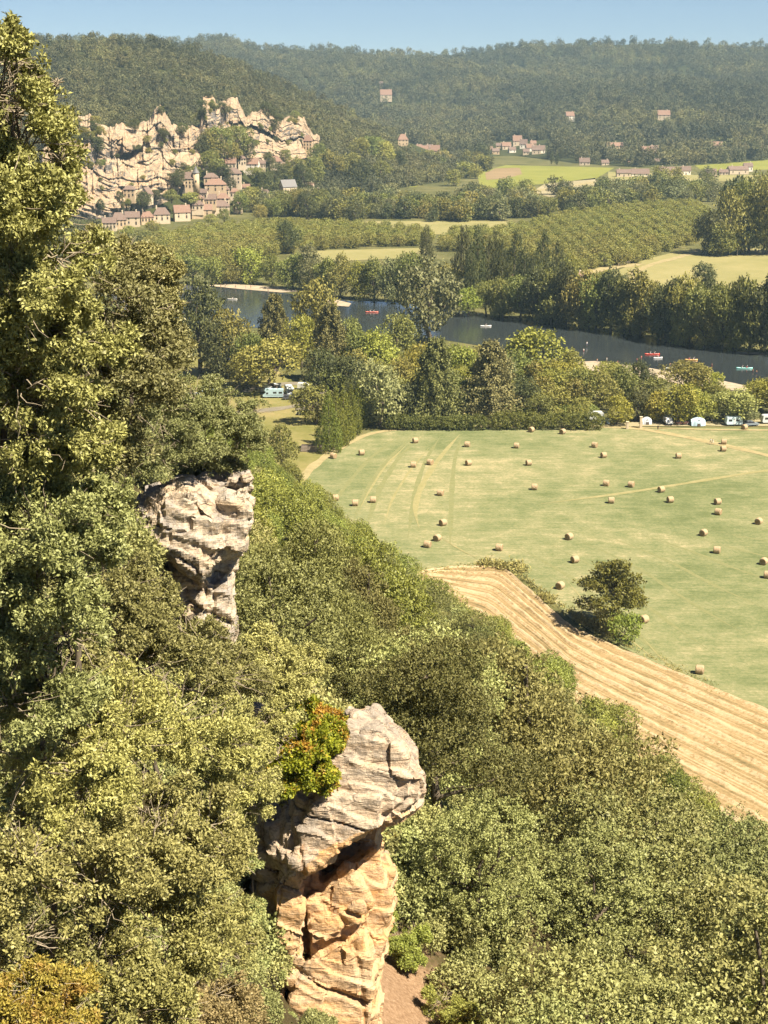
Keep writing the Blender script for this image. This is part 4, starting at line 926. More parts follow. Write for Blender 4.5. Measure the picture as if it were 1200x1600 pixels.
def undergrowth():
    """low scrub that covers the soil of the slope and of the cliff edge"""
    r = np.random.default_rng(8); t = np.array([-FN[1], FN[0]]); n = 26000
    a = np.where(r.random(n) < .55, -30 + 130 * r.random(n), -30 + 480 * r.random(n)); s = np.where(r.random(n) < .5, 70 + 55 * r.random(n), 4 + 96 * r.random(n))
    X = FN[0] * (110 - s) + t[0] * a; Y = FN[1] * (110 - s) + t[1] * a; Z = slope_h(X, Y)
    q = np.stack([X, Y, Z], 1) - CAM; d = q @ AF; u = 600 + F * (q @ AX) / d; v = 800 - F * (q @ AU) / d
    k = (Y > 9) & (d > 9) & (u > -500) & (u < 1350) & (v > np.where(u < 330, 330, 600)) & (v < 2000)
    for x0, y0, x1, y1, Dm in ((432, 1100, 680, 1640, 46), (225, 735, 410, 1010, 60)): k &= ~((d < Dm) & (u > x0 - 10) & (u < x1 + 15) & (v > y0 - 10) & (v < y1 + 20))
    k &= ((s > 93) & ((u < 470) | (s > 99))) | (d > 180) | (r.random(n) < .05) | ((d > 47) & (d < 120) & (u > 540) & (u < 800) & (v > 1180) & (v < 1490) & (r.random(n) < .7)) | ((d > 44) & (d < 90) & (u > 665) & (u < 800) & (v > 1480) & (v < 1580) & (r.random(n) < .6))
    k &= ~((d < 66) & (u > 560) & (u < 700) & (v > 1480) & (r.random(n) < .85))
    w = np.where(d < 40, 1.0, np.where((d > 90) & (u < 330), 5.0, 1.7))[k] * (0.6 + .8 * r.random(k.sum()))
    woods('undergrowth', np.stack([X, Y, Z - .1], 1)[k], np.stack([w, w, w * .8], 1), [p[0] for p in PROTO['scrub']])
proto('scrub', 'bush', 'slope_holm', 4, 2600, 0.06, 700)
undergrowth()

# ------------------------------------------------------------------ trees of the valley floor
for key, kind, mat, nv, n, ll in (('broad', 'broad', 'broad', 5, 4200, 0.050), ('round', 'round', 'broad', 4, 4200, 0.050), ('spread', 'spread', 'broad', 4, 4200, 0.050), ('poplar', 'poplar', 'broad', 3, 3600, 0.05),
                                  ('conifer', 'conifer', 'conifer', 3, 14000, 0.030), ('thuja', 'thuja', 'conifer', 3, 7000, 0.034), ('vpine', 'pine', 'conifer', 3, 3600, 0.06), ('bush', 'bush', 'broad', 3, 2200, 0.06), ('lone', 'lone', 'broad', 1, 9000, 0.036), ('small', 'full', 'broad', 4, 1500, 0.075), ('full', 'full', 'broad', 5, 4800, 0.050)):
    proto(key, kind, mat, nv, n, ll, 500 + len(key) * 7 + nv)
GRN = (1.05, 1.1, .85); LIME = (1.52, 1.56, .88); YEL = (1.55, 1.46, .78); DK = (.56, .60, .62); GREY = (1.15, 1.15, 1.45); OLV = (1.35, 1.22, .95); BRN = (1.25, .98, .85); LT = (1.5, 1.45, 1.05)
def jit(c, k=.10): f = 1 + random.uniform(-k, k); return tuple(x * f * (1 + random.uniform(-.03, .03)) for x in c)
def vt(kind, x, top, base, w, color, label, name='broadleaf_tree', group=None, parts=True, var=None):
    p = G(x, base); d = (p - CAM) @ AF; h = (base - top) * d / F / math.cos(PITCH - math.atan((800 - (top + base) / 2) / F)) * 1.0
    return place(kind, name, (p[0], p[1], -0.1), w * d / F * 1.08, h, label, 'tree', group, jit(color, .05), parts, var=var)
one = [
 ('broad', 312, 436, 582, 78, DK, 'large dark tree beside the river, nearest to the holm oaks on the left'),
 ('spread', 428, 532, 616, 108, LT, 'wide pale green tree spreading over the parked motorhomes'),
 ('round', 845, 514, 606, 104, LIME, 'lumpy bright green plane tree on the near bank, biggest light crown by the river'),
 ('broad', 672, 404, 536, 96, GREY, 'tall grey-green tree standing alone in front of the poplars on the near bank'),
 ('round', 596, 566, 666, 84, (1.5, 1.5, 1.9), 'rounded silver-grey tree beside the row of clipped cypresses'),
 ('round', 732, 450, 494, 42, LIME, 'small round lime green tree at the foot of the poplars'),
 ('round', 1102, 411, 449, 40, DK, 'single dark round tree in the pale field across the river'),
 ('broad', 449, 346, 396, 42, DK, 'single dark tree standing out of the walnut orchard'),
 ('broad', 440, 664, 738, 52, OLV, 'small loose tree on the lawn with its shadow beside it, left of the timber stack'),
 ('round', 494, 600, 662, 66, OLV, 'rounded olive green tree behind the clipped cypress row and the dark car'),
 ('spread', 526, 574, 632, 62, GRN, 'flat-topped green tree right of the motorhomes'),
 ('lone', 955, 876, 980, 104, (.78, .80, .50), 'lone walnut tree with tiered boughs in the middle of the mown meadow'),
]
for k, x, a, b, w, c, l in one: vt(k, x, a, b, w, c, l, 'walnut_tree' if k == 'lone' else 'broadleaf_tree', var=0 if k == 'lone' else None)
vt('bush', 974, 958, 1003, 50, (1.25, 1.5, .8), 'round green bush at the foot of the lone walnut tree', 'bush')
for x, a, b, w, l in ((680, 532, 660, 84, 'broad dark cedar with drooping boughs behind the meadow hedge'), (766, 536, 655, 86, 'greyish cedar right of the darker one behind the meadow hedge'), (430, 463, 566, 62, 'brown-green conifer on the near bank of the river, left one of a pair'), (516, 478, 596, 66, 'brown-green conifer on the near bank of the river, right one of a pair')):
    vt('conifer', x, a, b, w * 1.12, (1.9, 1.75, 1.8) if x == 766 else (1.75, 1.5, 1.35) if x < 600 else (1.5, 1.5, 1.25), l, 'conifer')
for i in range(5):                               # clipped row running back from the meadow corner
    t = i / 4; x = 514 + 46 * t; b = 706 - 38 * t
    vt('thuja', x, b - (92 - 24 * t), b, 42 - 11 * t, (1.3, 1.36, .58), 'front cypress of the clipped row at the corner of the meadow' if i == 0 else 'pointed cypress in the clipped row at the corner of the meadow', 'cypress', 'clipped cypresses in a row at the meadow corner')
for x, a, b, w in ((665, 354, 430, 25), (720, 357, 474, 29), (745, 356, 480, 31), (762, 372, 476, 24), (783, 378, 476, 26), (802, 362, 472, 32), (818, 388, 480, 28), (846, 364, 470, 30), (868, 380, 480, 30), (890, 398, 490, 32), (773, 366, 474, 20), (832, 396, 486, 30), (735, 380, 484, 26), (855, 410, 500, 44)):
    vt('poplar', x, a, b, w, DK if x != 890 else OLV, 'tall narrow dark poplar in the clump on the far bank of the river', 'poplar', 'poplars clumped on the far bank')
GB = 'trees lining the far bank of the river'; LB = 'broadleaf tree lining the far bank of the river'
def far_bank():
    for x, a, b, w, c in ((338, 402, 444, 40, LT), (362, 400, 444, 36, OLV), (392, 388, 443, 54, LIME), (425, 398, 446, 34, GRN), (458, 398, 452, 50, GRN), (484, 384, 455, 42, GREY), (510, 404, 460, 40, GRN), (532, 398, 465, 40, OLV), (560, 410, 468, 40, LIME), (585, 404, 470, 44, GRN), (612, 406, 474, 44, GREY), (638, 396, 474, 46, GRN), (300, 400, 446, 50, GRN), (270, 396, 444, 50, LT),
                          (700, 420, 482, 40, DK), (760, 440, 492, 40, GRN), (786, 440, 500, 46, OLV), (780, 462, 498, 30, LIME), (812, 440, 508, 50, GRN), (836, 430, 512, 50, DK), (862, 440, 520, 60, GRN), (884, 420, 514, 54, DK), (905, 440, 528, 60, OLV), (930, 446, 530, 56, GRN), (955, 440, 536, 60, DK), (975, 456, 540, 50, GRN), (1000, 446, 546, 60, OLV), (1012, 440, 510, 40, GREY), (1040, 452, 548, 58, DK), (1030, 470, 552, 50, GRN), (1066, 448, 552, 54, LT), (1090, 460, 555, 56, GRN), (1110, 440, 520, 44, DK), (1128, 450, 552, 50, GRN), (1150, 436, 545, 36, DK), (1146, 496, 552, 34, YEL), (1170, 440, 552, 56, GRN), (1195, 430, 555, 60, DK), (1225, 440, 556, 60, GRN), (1255, 440, 560, 60, OLV), (985, 480, 545, 46, LT), (920, 480, 534, 40, LT), (1060, 490, 556, 40, LT), (1100, 500, 558, 40, OLV), (940, 424, 470, 44, LT), (970, 430, 470, 36, GREY), (870, 470, 522, 40, LT)):
        e = min(0, float(lerp_tab(x, RT)) + 1.5 - b); vt('full', x, a + e, b + e, w, c, LB, group=GB)
    for k in range(70):                        # second line behind
        x = random.uniform(690, 1290); b = float(lerp_tab(x, RT)) - random.uniform(3, 34); vt('full', x, b - random.uniform(34, 60), b, random.uniform(36, 52), random.choice((GRN, DK, OLV, LT)), LB, group=GB)
far_bank()
GN_ = 'trees between the meadow and the river'; LN_ = 'broadleaf tree growing between the meadow and the river'
for x, a, b, w, c in ((362, 486, 586, 62, OLV), (338, 500, 590, 50, DK), (395, 520, 592, 60, GRN), (385, 556, 604, 54, OLV), (470, 494, 574, 52, YEL), (490, 442, 556, 66, OLV), (500, 548, 626, 62, DK), (545, 556, 632, 60, DK), (548, 500, 590, 50, GRN), (620, 494, 572, 66, GRN), (590, 516, 600, 66, LIME), (565, 520, 600, 56, GRN), (648, 540, 620, 60, YEL), (690, 538, 596, 70, GRN), (722, 542, 612, 66, LIME), (752, 542, 606, 60, OLV), (800, 548, 624, 64, GRN), (784, 556, 640, 50, GREY), (820, 590, 650, 50, DK), (880, 566, 626, 60, YEL), (892, 548, 606, 46, LT), (905, 576, 640, 60, GRN), (935, 582, 642, 66, OLV), (950, 566, 610, 48, LT), (975, 572, 630, 50, GRN), (1000, 564, 612, 44, DK), (1020, 590, 640, 50, GRN), (1070, 566, 622, 74, OLV), (1100, 574, 620, 50, YEL), (1058, 600, 660, 66, YEL), (1025, 612, 658, 46, YEL), (1085, 606, 658, 56, LIME), (1120, 600, 640, 50, OLV), (1142, 610, 658, 74, (1.5, 1.6, 1.4)), (1190, 592, 642, 60, YEL), (1225, 600, 650, 60, OLV), (965, 618, 664, 44, YEL), (995, 608, 658, 48, DK), (862, 604, 652, 56, LT), (840, 616, 660, 40, GRN), (700, 580, 652, 50, GRN), (640, 596, 660, 56, DK), (735, 596, 656, 50, DK), (560, 590, 650, 50, DK), (578, 620, 664, 40, GRN), (1250, 560, 640, 60, GRN), (1165, 630, 662, 40, GREY), (905, 620, 660, 40, LT), (620, 560, 640, 50, OLV)):
    vt(random.choice(('full', 'full', 'round')), x, a, b, w, c, LN_, group=GN_)
for k in range(46):
    x = random.uniform(540, 930); b = random.uniform(600, 648); vt('full', x, max(b - random.uniform(44, 62), np.interp(x, [560, 700, 850, 930], [520, 536, 560, 572]) + random.uniform(2, 14)), b, random.uniform(40, 60), random.choice((GRN, OLV, LT, DK, LIME)), LN_, group=GN_)
def hedge(px0, px1, base, h, label, color):
    p0 = G(px0, base); p1 = G(px1, base); d = (p0 - CAM) @ AF; L = np.linalg.norm(p1 - p0); r = np.random.default_rng(int(px0)); hh = h * d / F; n = max(3, int(L / hh * 1.1))
    lob = [(L * (i + .5) / n, r.normal() * .2, hh * .45, hh * .7, hh * .6, hh * (.5 + .2 * r.random())) for i in range(n)]
    V, Fc, T = crown_np(lob, int(2200 * n), 0.42, 0.28, r, 5, amp=.3, under=.6)
    e = empty('hedge', (p0[0], p0[1], 0), math.atan2(p1[1] - p0[1], p1[0] - p0[0])); tag(e, label, 'hedge'); c = link('foliage', mesh_np('hedge_foliage', V, Fc, M['broad'], tint=T), e); c.color = color + (1,)
    link('stems', mesh_np('hedge_stems', *cat_np([tube_np(np.array([[l[0], l[1], 0], [l[0], l[1], l[2]]]), .06, 4) for l in lob]), M['bark']), e)
hedge(605, 755, 671, 20, 'long dark green hedge at the top edge of the meadow, under the cedars', (.8, .9, .65))
hedge(770, 938, 670, 24, 'dark hedge of rounded shrubs beside the white tents', (.85, .9, .6))
hedge(790, 930, 652, 18, 'paler clipped hedge behind the dark one', (1.5, 1.6, 1.3))

def inside(poly, x, y):
    c = False; n = len(poly)
    for i in range(n):
        (x1, y1), (x2, y2) = poly[i], poly[(i + 1) % n]
        if (y1 > y) != (y2 > y) and x < (x2 - x1) * (y - y1) / (y2 - y1) + x1: c = not c
    return c
def orchard():
    A = [(215, 378), (290, 366), (350, 359), (440, 354), (560, 356), (590, 362), (640, 364), (690, 372), (655, 384), (560, 388), (480, 392), (420, 404), (300, 414), (220, 410)]
    B = [(800, 362), (900, 338), (1000, 326), (1090, 322), (1110, 330), (1100, 352), (1092, 378), (1050, 392), (1000, 410), (940, 420), (900, 428), (840, 420), (790, 400), (690, 392), (700, 372), (760, 366)]
    pts = []
    for i in range(-60, 60):
        for j in range(0, 90):
            X = i * 9.2 + random.uniform(-.8, .8); Y = 640 + j * 7.6 + (X * .12) + random.uniform(-.8, .8)
            u, v, d = proj((X, Y, 0))
            if inside(A, u, v) or inside(B, u, v): pts.append((d, X, Y, u))
    pts.sort(); print('orchard', len(pts))
    for d, X, Y, u in pts[:300]:
        w = random.uniform(9.5, 12); c = jit((1.3, 1.22, .92), .12)
        place('small', 'walnut_tree', (X, Y, -.1), w, w * random.uniform(.62, .76), 'low spreading walnut tree in the orchard rows across the river', 'tree', 'walnut trees of the orchards', c, False)
    rest = pts[300:]
    if rest:
        w = np.array([random.uniform(8.6, 11) for _ in rest])
        woods('orchard_woods', [(X, Y, -.1) for _, X, Y, _ in rest], np.stack([w, w, w * .7], 1), [q[2] for q in PROTO['small']]).color = (1.3, 1.28, .92, 1)
orchard()
def belt():
    """the belts of wood between the fields, and the village greenery"""
    spec = []
    for k in range(300):
        x = random.uniform(395, 1120); lo = np.interp(x, [395, 500, 560, 700, 800, 900, 1000, 1120], [336, 342, 346, 347, 346, 338, 324, 318]); b = lo - abs(random.gauss(0, 1)) * 17
        if b < 284 or (735 < x < 965 and b < 304) or (x > 930 and 296 < b < 303): continue
        spec.append((x, b, random.uniform(20, 34) * (b / 340), random.choice((GRN, DK, DK, OLV, GREY))))
    for k in range(60):
        x = random.uniform(940, 1270); b = random.uniform(302, 312); spec.append((x, b, random.uniform(15, 24), random.choice((DK, DK, GRN))))
    for k in range(75):
        x = random.uniform(490, 760); b = random.uniform(252, 296)
        if x > 600 and 272 < b < 296 and x < 670: continue
        spec.append((x, b, random.uniform(16, 26), random.choice((GRN, DK, OLV, LT))))
    for k in range(70):
        x = random.uniform(860, 1280); b = random.uniform(246, 282); spec.append((x, b, random.uniform(8, 16), random.choice((GRN, DK, LT, GREY))))
    spec.sort(key=lambda q: -q[2])
    for x, b, h, c in spec[:300]:
        vt('small', x, b - h, b, h * random.uniform(.9, 1.2), c, 'small far tree in the belts of wood beyond the orchards', 'distant_tree', 'far trees between the fields', parts=False)
belt()
for x, a, b, w, c in ((1108, 330, 398, 54, DK), (1140, 300, 398, 60, OLV), (1170, 286, 396, 64, GRN), (1200, 280, 398, 70, OLV), (1235, 290, 398, 70, GRN), (1125, 352, 400, 44, GRN), (1160, 350, 398, 50, DK), (1192, 350, 398, 50, GRN), (1270, 300, 398, 70, DK), (1150, 280, 372, 56, DK), (1190, 272, 370, 60, GRN)):
    vt('full', x, a, b, w, c, 'tall tree in the wooded knoll at the right edge beyond the pale field', group='trees of the wooded knoll')
def on_surf(fn, x, base):
    """the point of a hill that is seen at this pixel"""
    v = np.linspace(0, 1, 500); px = np.full(500, float(x)); X, Y, Z = fn(px[None], v[None]); q = np.stack([X[0], Y[0], Z[0]], 1) - CAM
    sy = 800 - F * (q @ AU) / (q @ AF); k = np.argmax(sy <= base)
    return q[k] + CAM
def on_l(x, base):
    if base >= lerp_tab(x, FOOT_L): return G(x, base)
    for cx, cy_, cp, _, mk in CLIFF:
        e = (cx - x) ** 2 + (cy_ - base) ** 2; i = int(np.argmin(e))
        if e[i] < 4 and mk[i] > .5: return cp[i] + (cp[i] - CAM) / np.linalg.norm(cp[i] - CAM) * 12       # on the cliff itself
    return on_surf(relief_l, x, base)
def lt(kind, x, top, base, w, color, label, group, name='broadleaf_tree', fwd=16):
    p = on_l(x, base); p = p - (p - CAM) / np.linalg.norm(p - CAM) * fwd; d = (p - CAM) @ AF; h = (base - top) * d / F * 1.02
    return place(kind, name, (p[0], p[1], p[2] - .5), w * d / F * 1.08, h, label, 'tree', group, jit(color), False)
VG = 'trees among the village houses'
for x, a, b, w, c in ((222, 300, 326, 34, DK), (158, 310, 326, 13, DK), (187, 298, 312, 14, DK), (245, 296, 314, 18, DK), (268, 296, 316, 26, GRN), (300, 300, 318, 32, LT), (280, 262, 290, 24, DK), (300, 258, 284, 26, GRN), (330, 236, 272, 36, GRN), (345, 200, 252, 46, GRN), (330, 204, 250, 40, OLV), (375, 198, 246, 44, GRN), (318, 212, 248, 30, DK), (360, 222, 256, 40, OLV), (385, 214, 250, 30, DK), (345, 258, 282, 34, DK), (272, 270, 292, 20, DK), (362, 276, 300, 16, DK), (392, 292, 328, 40, LT), (375, 300, 332, 30, GRN), (410, 268, 300, 30, DK), (430, 256, 286, 34, DK), (400, 262, 290, 28, GRN), (420, 238, 262, 20, DK), (446, 234, 256, 18, GRN), (460, 246, 280, 34, GRN), (475, 256, 300, 30, DK), (490, 246, 290, 36, GRN), (500, 226, 262, 36, GRN), (520, 236, 276, 40, OLV), (545, 240, 282, 40, GRN), (440, 298, 336, 36, GRN), (465, 296, 336, 30, OLV), (480, 300, 340, 30, DK), (500, 296, 330, 30, GRN), (515, 310, 340, 30, DK), (425, 310, 340, 30, GRN), (405, 320, 342, 28, OLV), (350, 326, 346, 22, GRN), (330, 334, 350, 24, LT), (240, 344, 362, 24, LT), (200, 352, 368, 24, LT), (430, 186, 206, 18, DK), (560, 216, 250, 34, OLV), (580, 214, 250, 36, GRN), (600, 222, 258, 36, LT), (560, 250, 290, 36, DK), (595, 250, 286, 34, GRN), (620, 236, 262, 28, DK), (420, 160, 182, 26, DK), (350, 160, 178, 24, DK), (255, 200, 216, 20, DK), (285, 192, 208, 22, DK), (210, 186, 204, 22, DK), (105, 230, 260, 30, OLV), (150, 214, 240, 26, DK)):
    lt('round', x, a, b, w, c, 'green tree growing among the village houses and cliffs', VG)
for x, a, b in ((192, 310, 330), (199, 312, 330), (206, 308, 330)):
    lt('poplar', x, a, b, 6, DK, 'thin dark cypress standing against the foot of the village cliff', 'cypresses under the village cliff', 'cypress')
for x, b in ((728, 246), (736, 249), (744, 247), (862, 256), (870, 258), (861, 244), (877, 250), (1096, 236), (1190, 236)):
    vt('poplar', x, b - 20, b, 7, DK, 'slim dark poplar among the far hamlet houses', 'poplar', 'slim poplars of the far hamlets', parts=False)
for cx, cy_, cp, rel, mk in CLIFF:              # shrubs on the rim, on the ledge and on the talus
    for k in range(52):
        zone = random.random(); ok = np.where((mk > .6) & (cx > 108) & ((rel > 1.5) if zone < .35 else (np.abs(rel - 1.02) < .05) if zone < .6 else (rel < .9) & (rel > .15)))[0]
        i = random.choice(list(ok)); p = cp[i]; hh = random.uniform(3.0, 7.5) * (1 if zone < .35 else .75)
        place('round', 'shrub', (p[0], p[1] - .5, p[2] - 1.2), hh * random.uniform(1, 1.6), hh, 'dark shrub rooted on a ledge of the village cliff', 'shrub', 'shrubs on the ledges of the village cliff', jit(random.choice((DK, DK, OLV, GRN))), False)
pts = []
for k in range(420):
    x = random.uniform(-420, 262); y = random.uniform(385, 640); p = G(x, y)
    if lerp_tab(x, RT) - 6 < y < lerp_tab(x, RB) + 6 or float(sdist(p[0], p[1])) > 8: continue
    pts.append((p[0], p[1], -.2))
woods('valley_woods', pts, scl(len(pts), 8, 14, 6), [q[2] for q in PROTO['small']])
# rough weeds along the field edge
def weeds():
    r = np.random.default_rng(3); V = []; Fs = []; c = 0
    for x0, y0, x1, y1, n, h in ((752, 883, 818, 890, 170, 1.4), (806, 892, 860, 940, 60, .8), (846, 932, 860, 942, 40, 1.4), (860, 935, 960, 1000, 120, .6), (960, 1000, 1120, 1075, 90, .35), (660, 895, 750, 884, 60, .45), (896, 965, 960, 995, 260, 1.1)):
        for k in range(n):
            t = r.random(); p = G(x0 + (x1 - x0) * t + r.normal() * 4, y0 + (y1 - y0) * t + r.normal() * 3, 0.1)
            m = 7; N = np.tile([0, 0, 1.0], (m, 1)); q = p + np.c_[r.normal(size=(m, 2)) * .4, np.abs(r.normal(size=m)) * h * .35]
            v, f = leaf_quads(q, N, h * .6, .22, r); V.append(v); Fs.append(f + c); c += len(v)
    Fc = np.concatenate(Fs); o = link('weeds', mesh_np('weeds', np.concatenate(V), Fc, M['dry'], tint=r.random(len(Fc)))); tag(o, kind='stuff'); o.color = (1.0, 1.05, .8, 1)
weeds()

# ------------------------------------------------------------------ houses
def house(p, w, dep, hw, hr, wall, roof, label, rz=0.0, group=None, hip=False, nwin=3, chim=True, floors=2, name='house', cat='house', gable=False, tower=False):
    """walls on a buried footing, a pitched roof with eaves, windows set in the front and the side, a chimney"""
    e = empty(name, (p[0], p[1], p[2]), rz); tag(e, label, cat, group); x, y = w / 2, dep / 2
    mb = MB().box(-x, x, -y, y, -4.0, hw)
    if not hip: mb.prism([(-y, hw), (y, hw), (0, hw + hr)], -x, x) if False else mb.add([(-x, -y, hw), (-x, y, hw), (-x, 0, hw + hr), (x, -y, hw), (x, y, hw), (x, 0, hw + hr)], [(0, 2, 1), (3, 4, 5), (0, 3, 5, 2), (1, 2, 5, 4)])
    mb.build('wall', M[wall], e)
    o = 0.35; t = 0.25; r = MB(); sl = hr / y
    if hip:
        ix = max(0.1, x - y * .9)
        top = [(-ix, 0, hw + hr), (ix, 0, hw + hr)]; lo = [(-x - o, -y - o, hw - o * sl * .5), (x + o, -y - o, hw - o * sl * .5), (x + o, y + o, hw - o * sl * .5), (-x - o, y + o, hw - o * sl * .5)]
        r.add(lo + top + [(a, b, c - t) for a, b, c in lo], [(0, 1, 5, 4), (1, 2, 5), (2, 3, 4, 5), (3, 0, 4), (6, 7, 1, 0), (7, 8, 2, 1), (8, 9, 3, 2), (9, 6, 0, 3), (9, 8, 7, 6)])
    else:
        for sy in (-1, 1):
            a = [(-x - o, sy * (y + o), hw - o * sl), (x + o, sy * (y + o), hw - o * sl), (x + o, 0, hw + hr), (-x - o, 0, hw + hr)]
            lo = [(i, j, k + .02) for i, j, k in a]; up = [(i, j, k + t) for i, j, k in a]
            f = [(0, 1, 2, 3), (7, 6, 5, 4), (0, 4, 5, 1), (1, 5, 6, 2), (2, 6, 7, 3), (3, 7, 4, 0)]
            r.add(lo + up, f)
    ro = r.build('roof', M[roof], e)
    if chim:
        cx = x * .55 if random.random() < .5 else -x * .6; MB().box(cx - .45, cx + .45, -.4, .4, hw + hr * .5, hw + hr + 1.1).add([(cx - .55, -.5, hw + hr + 1.1), (cx + .55, -.5, hw + hr + 1.1), (cx + .55, .5, hw + hr + 1.1), (cx - .55, .5, hw + hr + 1.1), (cx, 0, hw + hr + 1.5)], [(3, 2, 1, 0), (0, 1, 4), (1, 2, 4), (2, 3, 4), (3, 0, 4)]).build('chimney', M['stone_wall'], ro)
    fh = hw / floors
    wm = MB().box(-.5, .5, -.06, .10, 0, 1.5).mesh('window', M['pane']); lm = MB().box(-.62, .62, -.14, .1, -.16, 0).mesh('sill', M[wall])
    def win(xx, yy, zz, rr=0):
        q = link('window', wm, e, (xx, yy, zz)); q.rotation_euler = (0, 0, rr); link('sill', lm, q)
    for fl in range(floors):
        for k in range(nwin):
            xx = -x + w * (k + .5) / nwin
            if fl == 0 and k == nwin // 2: link('door', MB().box(-.55, .55, -.06, .1, 0, 2.2).mesh('door', M['shutter']), e, (xx, -y, .1)); continue
            win(xx, -y, fl * fh + fh * .38)
    win(x, -dep * .2, (floors - 1) * fh + fh * .38, math.pi / 2); win(x, dep * .22, fh * .38, math.pi / 2)
    if tower:
        tw = MB().lathe([(2.3, -4), (2.3, hw + hr * .9)], 14, (x + 1.0, -y * .5, 0)).build('tower', M[wall], e, True)
        MB().lathe([(2.75, 0), (1.3, 2.3), (.05, 5.2)], 14, (x + 1.0, -y * .5, hw + hr * .9)).build('tower_roof', M['roof_slate'], tw)
        MB().box(x + .6, x + 1.4, -y * .5 - 2.36, -y * .5 - 2.2, hw * .6, hw * .6 + 1.4).build('window', M['pane'], tw)
    return e
def hs_at(surf, x, base, w, hwp, hrp, wall, roof, label, fwd=9, rz=None, depk=.7, **kw):
    fwd = fwd + (6 if surf == 'l' else 0)
    p = G(x, base) if surf is None else on_l(x, base) if surf == 'l' else on_surf(relief_b, x, base)
    p = p - (p - CAM) / np.linalg.norm(p - CAM) * (fwd if surf else 0); d = (p - CAM) @ AF; s = d / F * (.9 if surf == 'l' else 1)
    return house(p, w * s, w * s * depk, hwp * s, hrp * s, wall, roof, label, random.uniform(-.15, .25) if rz is None else rz, **kw)
RG = 'houses of the row along the village front'; RL = 'pale stone house with a brown roof in the row along the village front'
for x, b, w, hw, hr, wl, rf in ((170, 358, 24, 11, 9, 'stone_wall', 'roof_brown'), (184, 353, 24, 11, 10, 'ochre_wall', 'roof_brown'), (206, 351, 24, 12, 10, 'stone_wall', 'roof_brown'), (228, 347, 24, 11, 9, 'ochre_wall', 'roof_red'), (252, 344, 30, 11, 11, 'stone_wall', 'roof_brown'), (283, 341, 32, 10, 9, 'stone_wall', 'roof_red'), (315, 337, 34, 9, 9, 'ochre_wall', 'roof_red'), (346, 331, 30, 10, 8, 'stone_wall', 'roof_brown')):
    k = random.uniform(.8, 1.2); hs_at('l', x + random.uniform(-2, 2), b, w * random.uniform(.85, 1.08), hw * k, hr * random.uniform(.8, 1.25), wl, rf, RL, rz=.18 + random.uniform(-.15, .2), group=RG, fwd=4 + random.uniform(-5, 5), nwin=random.choice((2, 3, 4)), depk=.55, hip=random.random() < .3)
UG = 'upper houses of the village'; UL = 'pale stone house with a tiled roof on the upper terraces of the village'
for x, b, w, hw, hr, wl, rf in ((203, 308, 20, 14, 6, 'ochre_wall', 'roof_brown'), (330, 320, 18, 10, 8, 'ochre_wall', 'roof_brown'), (349, 320, 22, 12, 8, 'stone_wall', 'roof_red'), (309, 327, 20, 8, 7, 'stone_wall', 'roof_brown'), (337, 298, 36, 11, 10, 'ochre_wall', 'roof_red'), (330, 286, 24, 10, 7, 'ochre_wall', 'roof_brown'), (361, 263, 18, 9, 8, 'stone_wall', 'roof_red'), (378, 258, 14, 12, 5, 'stone_wall', 'roof_brown'), (393, 265, 26, 10, 9, 'white_wall', 'roof_red'), (431, 259, 20, 8, 8, 'stone_wall', 'roof_red'), (482, 297, 18, 9, 4, 'stone_wall', 'roof_red'), (415, 311, 20, 8, 8, 'stone_wall', 'roof_brown'), (446, 316, 20, 6, 6, 'stone_wall', 'roof_brown'), (520, 318, 18, 5, 3, 'white_wall', 'roof_brown'), (524, 328, 20, 7, 4, 'white_wall', 'roof_red'), (470, 262, 14, 5, 4, 'stone_wall', 'roof_brown'), (318, 309, 14, 9, 6, 'stone_wall', 'roof_brown'), (367, 308, 16, 9, 6, 'stone_wall', 'roof_red'), (379, 316, 15, 8, 5, 'ochre_wall', 'roof_brown'), (352, 305, 14, 10, 6, 'stone_wall', 'roof_brown'), (385, 300, 13, 8, 5, 'white_wall', 'roof_red'), (312, 316, 15, 7, 5, 'ochre_wall', 'roof_red'), (372, 328, 16, 8, 6, 'stone_wall', 'roof_brown'), (409, 262, 12, 7, 5, 'stone_wall', 'roof_brown'), (345, 277, 13, 8, 6, 'stone_wall', 'roof_brown'), (457, 296, 12, 5, 4, 'stone_wall', 'roof_red'), (500, 302, 13, 5, 4, 'white_wall', 'roof_brown'), (440, 262, 12, 5, 4, 'ochre_wall', 'roof_brown')):
    hs_at('l', x, b, w, hw, hr, wl, rf, UL, group=UG, hip=random.random() < .4)
hs_at('l', 229, 311, 22, 9, 11, 'stone_wall', 'roof_brown', 'gabled village house with a dark roof beside a dark green tree, under the cliff', rz=1.35)
hs_at('l', 297, 294, 17, 17, 10, 'ochre_wall', 'roof_brown', 'small stone manor with a round pointed turret in the middle of the village', tower=True, floors=3, fwd=14)
hs_at('l', 365, 288, 27, 19, 9, 'stone_wall', 'roof_brown', 'tallest stone house of the village, above the clustered roofs', hip=True, floors=3, fwd=14)
hs_at('l', 450, 306, 26, 16, 11, 'stone_wall', 'roof_slate', 'village church with a grey slate roof', rz=.5, floors=1, nwin=3, chim=False, name='church', cat='church', fwd=14)
hs_at('l', 481, 234, 15, 16, 9, 'ochre_wall', 'roof_red', 'tall ochre house under the right end of the village cliff', floors=3, hip=True, fwd=14)
hs_at('b', 603, 156, 18, 7, 8, 'stone_wall', 'roof_red', 'pale house with a red roof alone high on the wooded hill', fwd=20)
hs_at('b', 599, 136, 11, 4, 4, 'ochre_wall', 'roof_brown', 'tiny ochre building just above the lone pale house on the hill', fwd=20, nwin=2, floors=1)
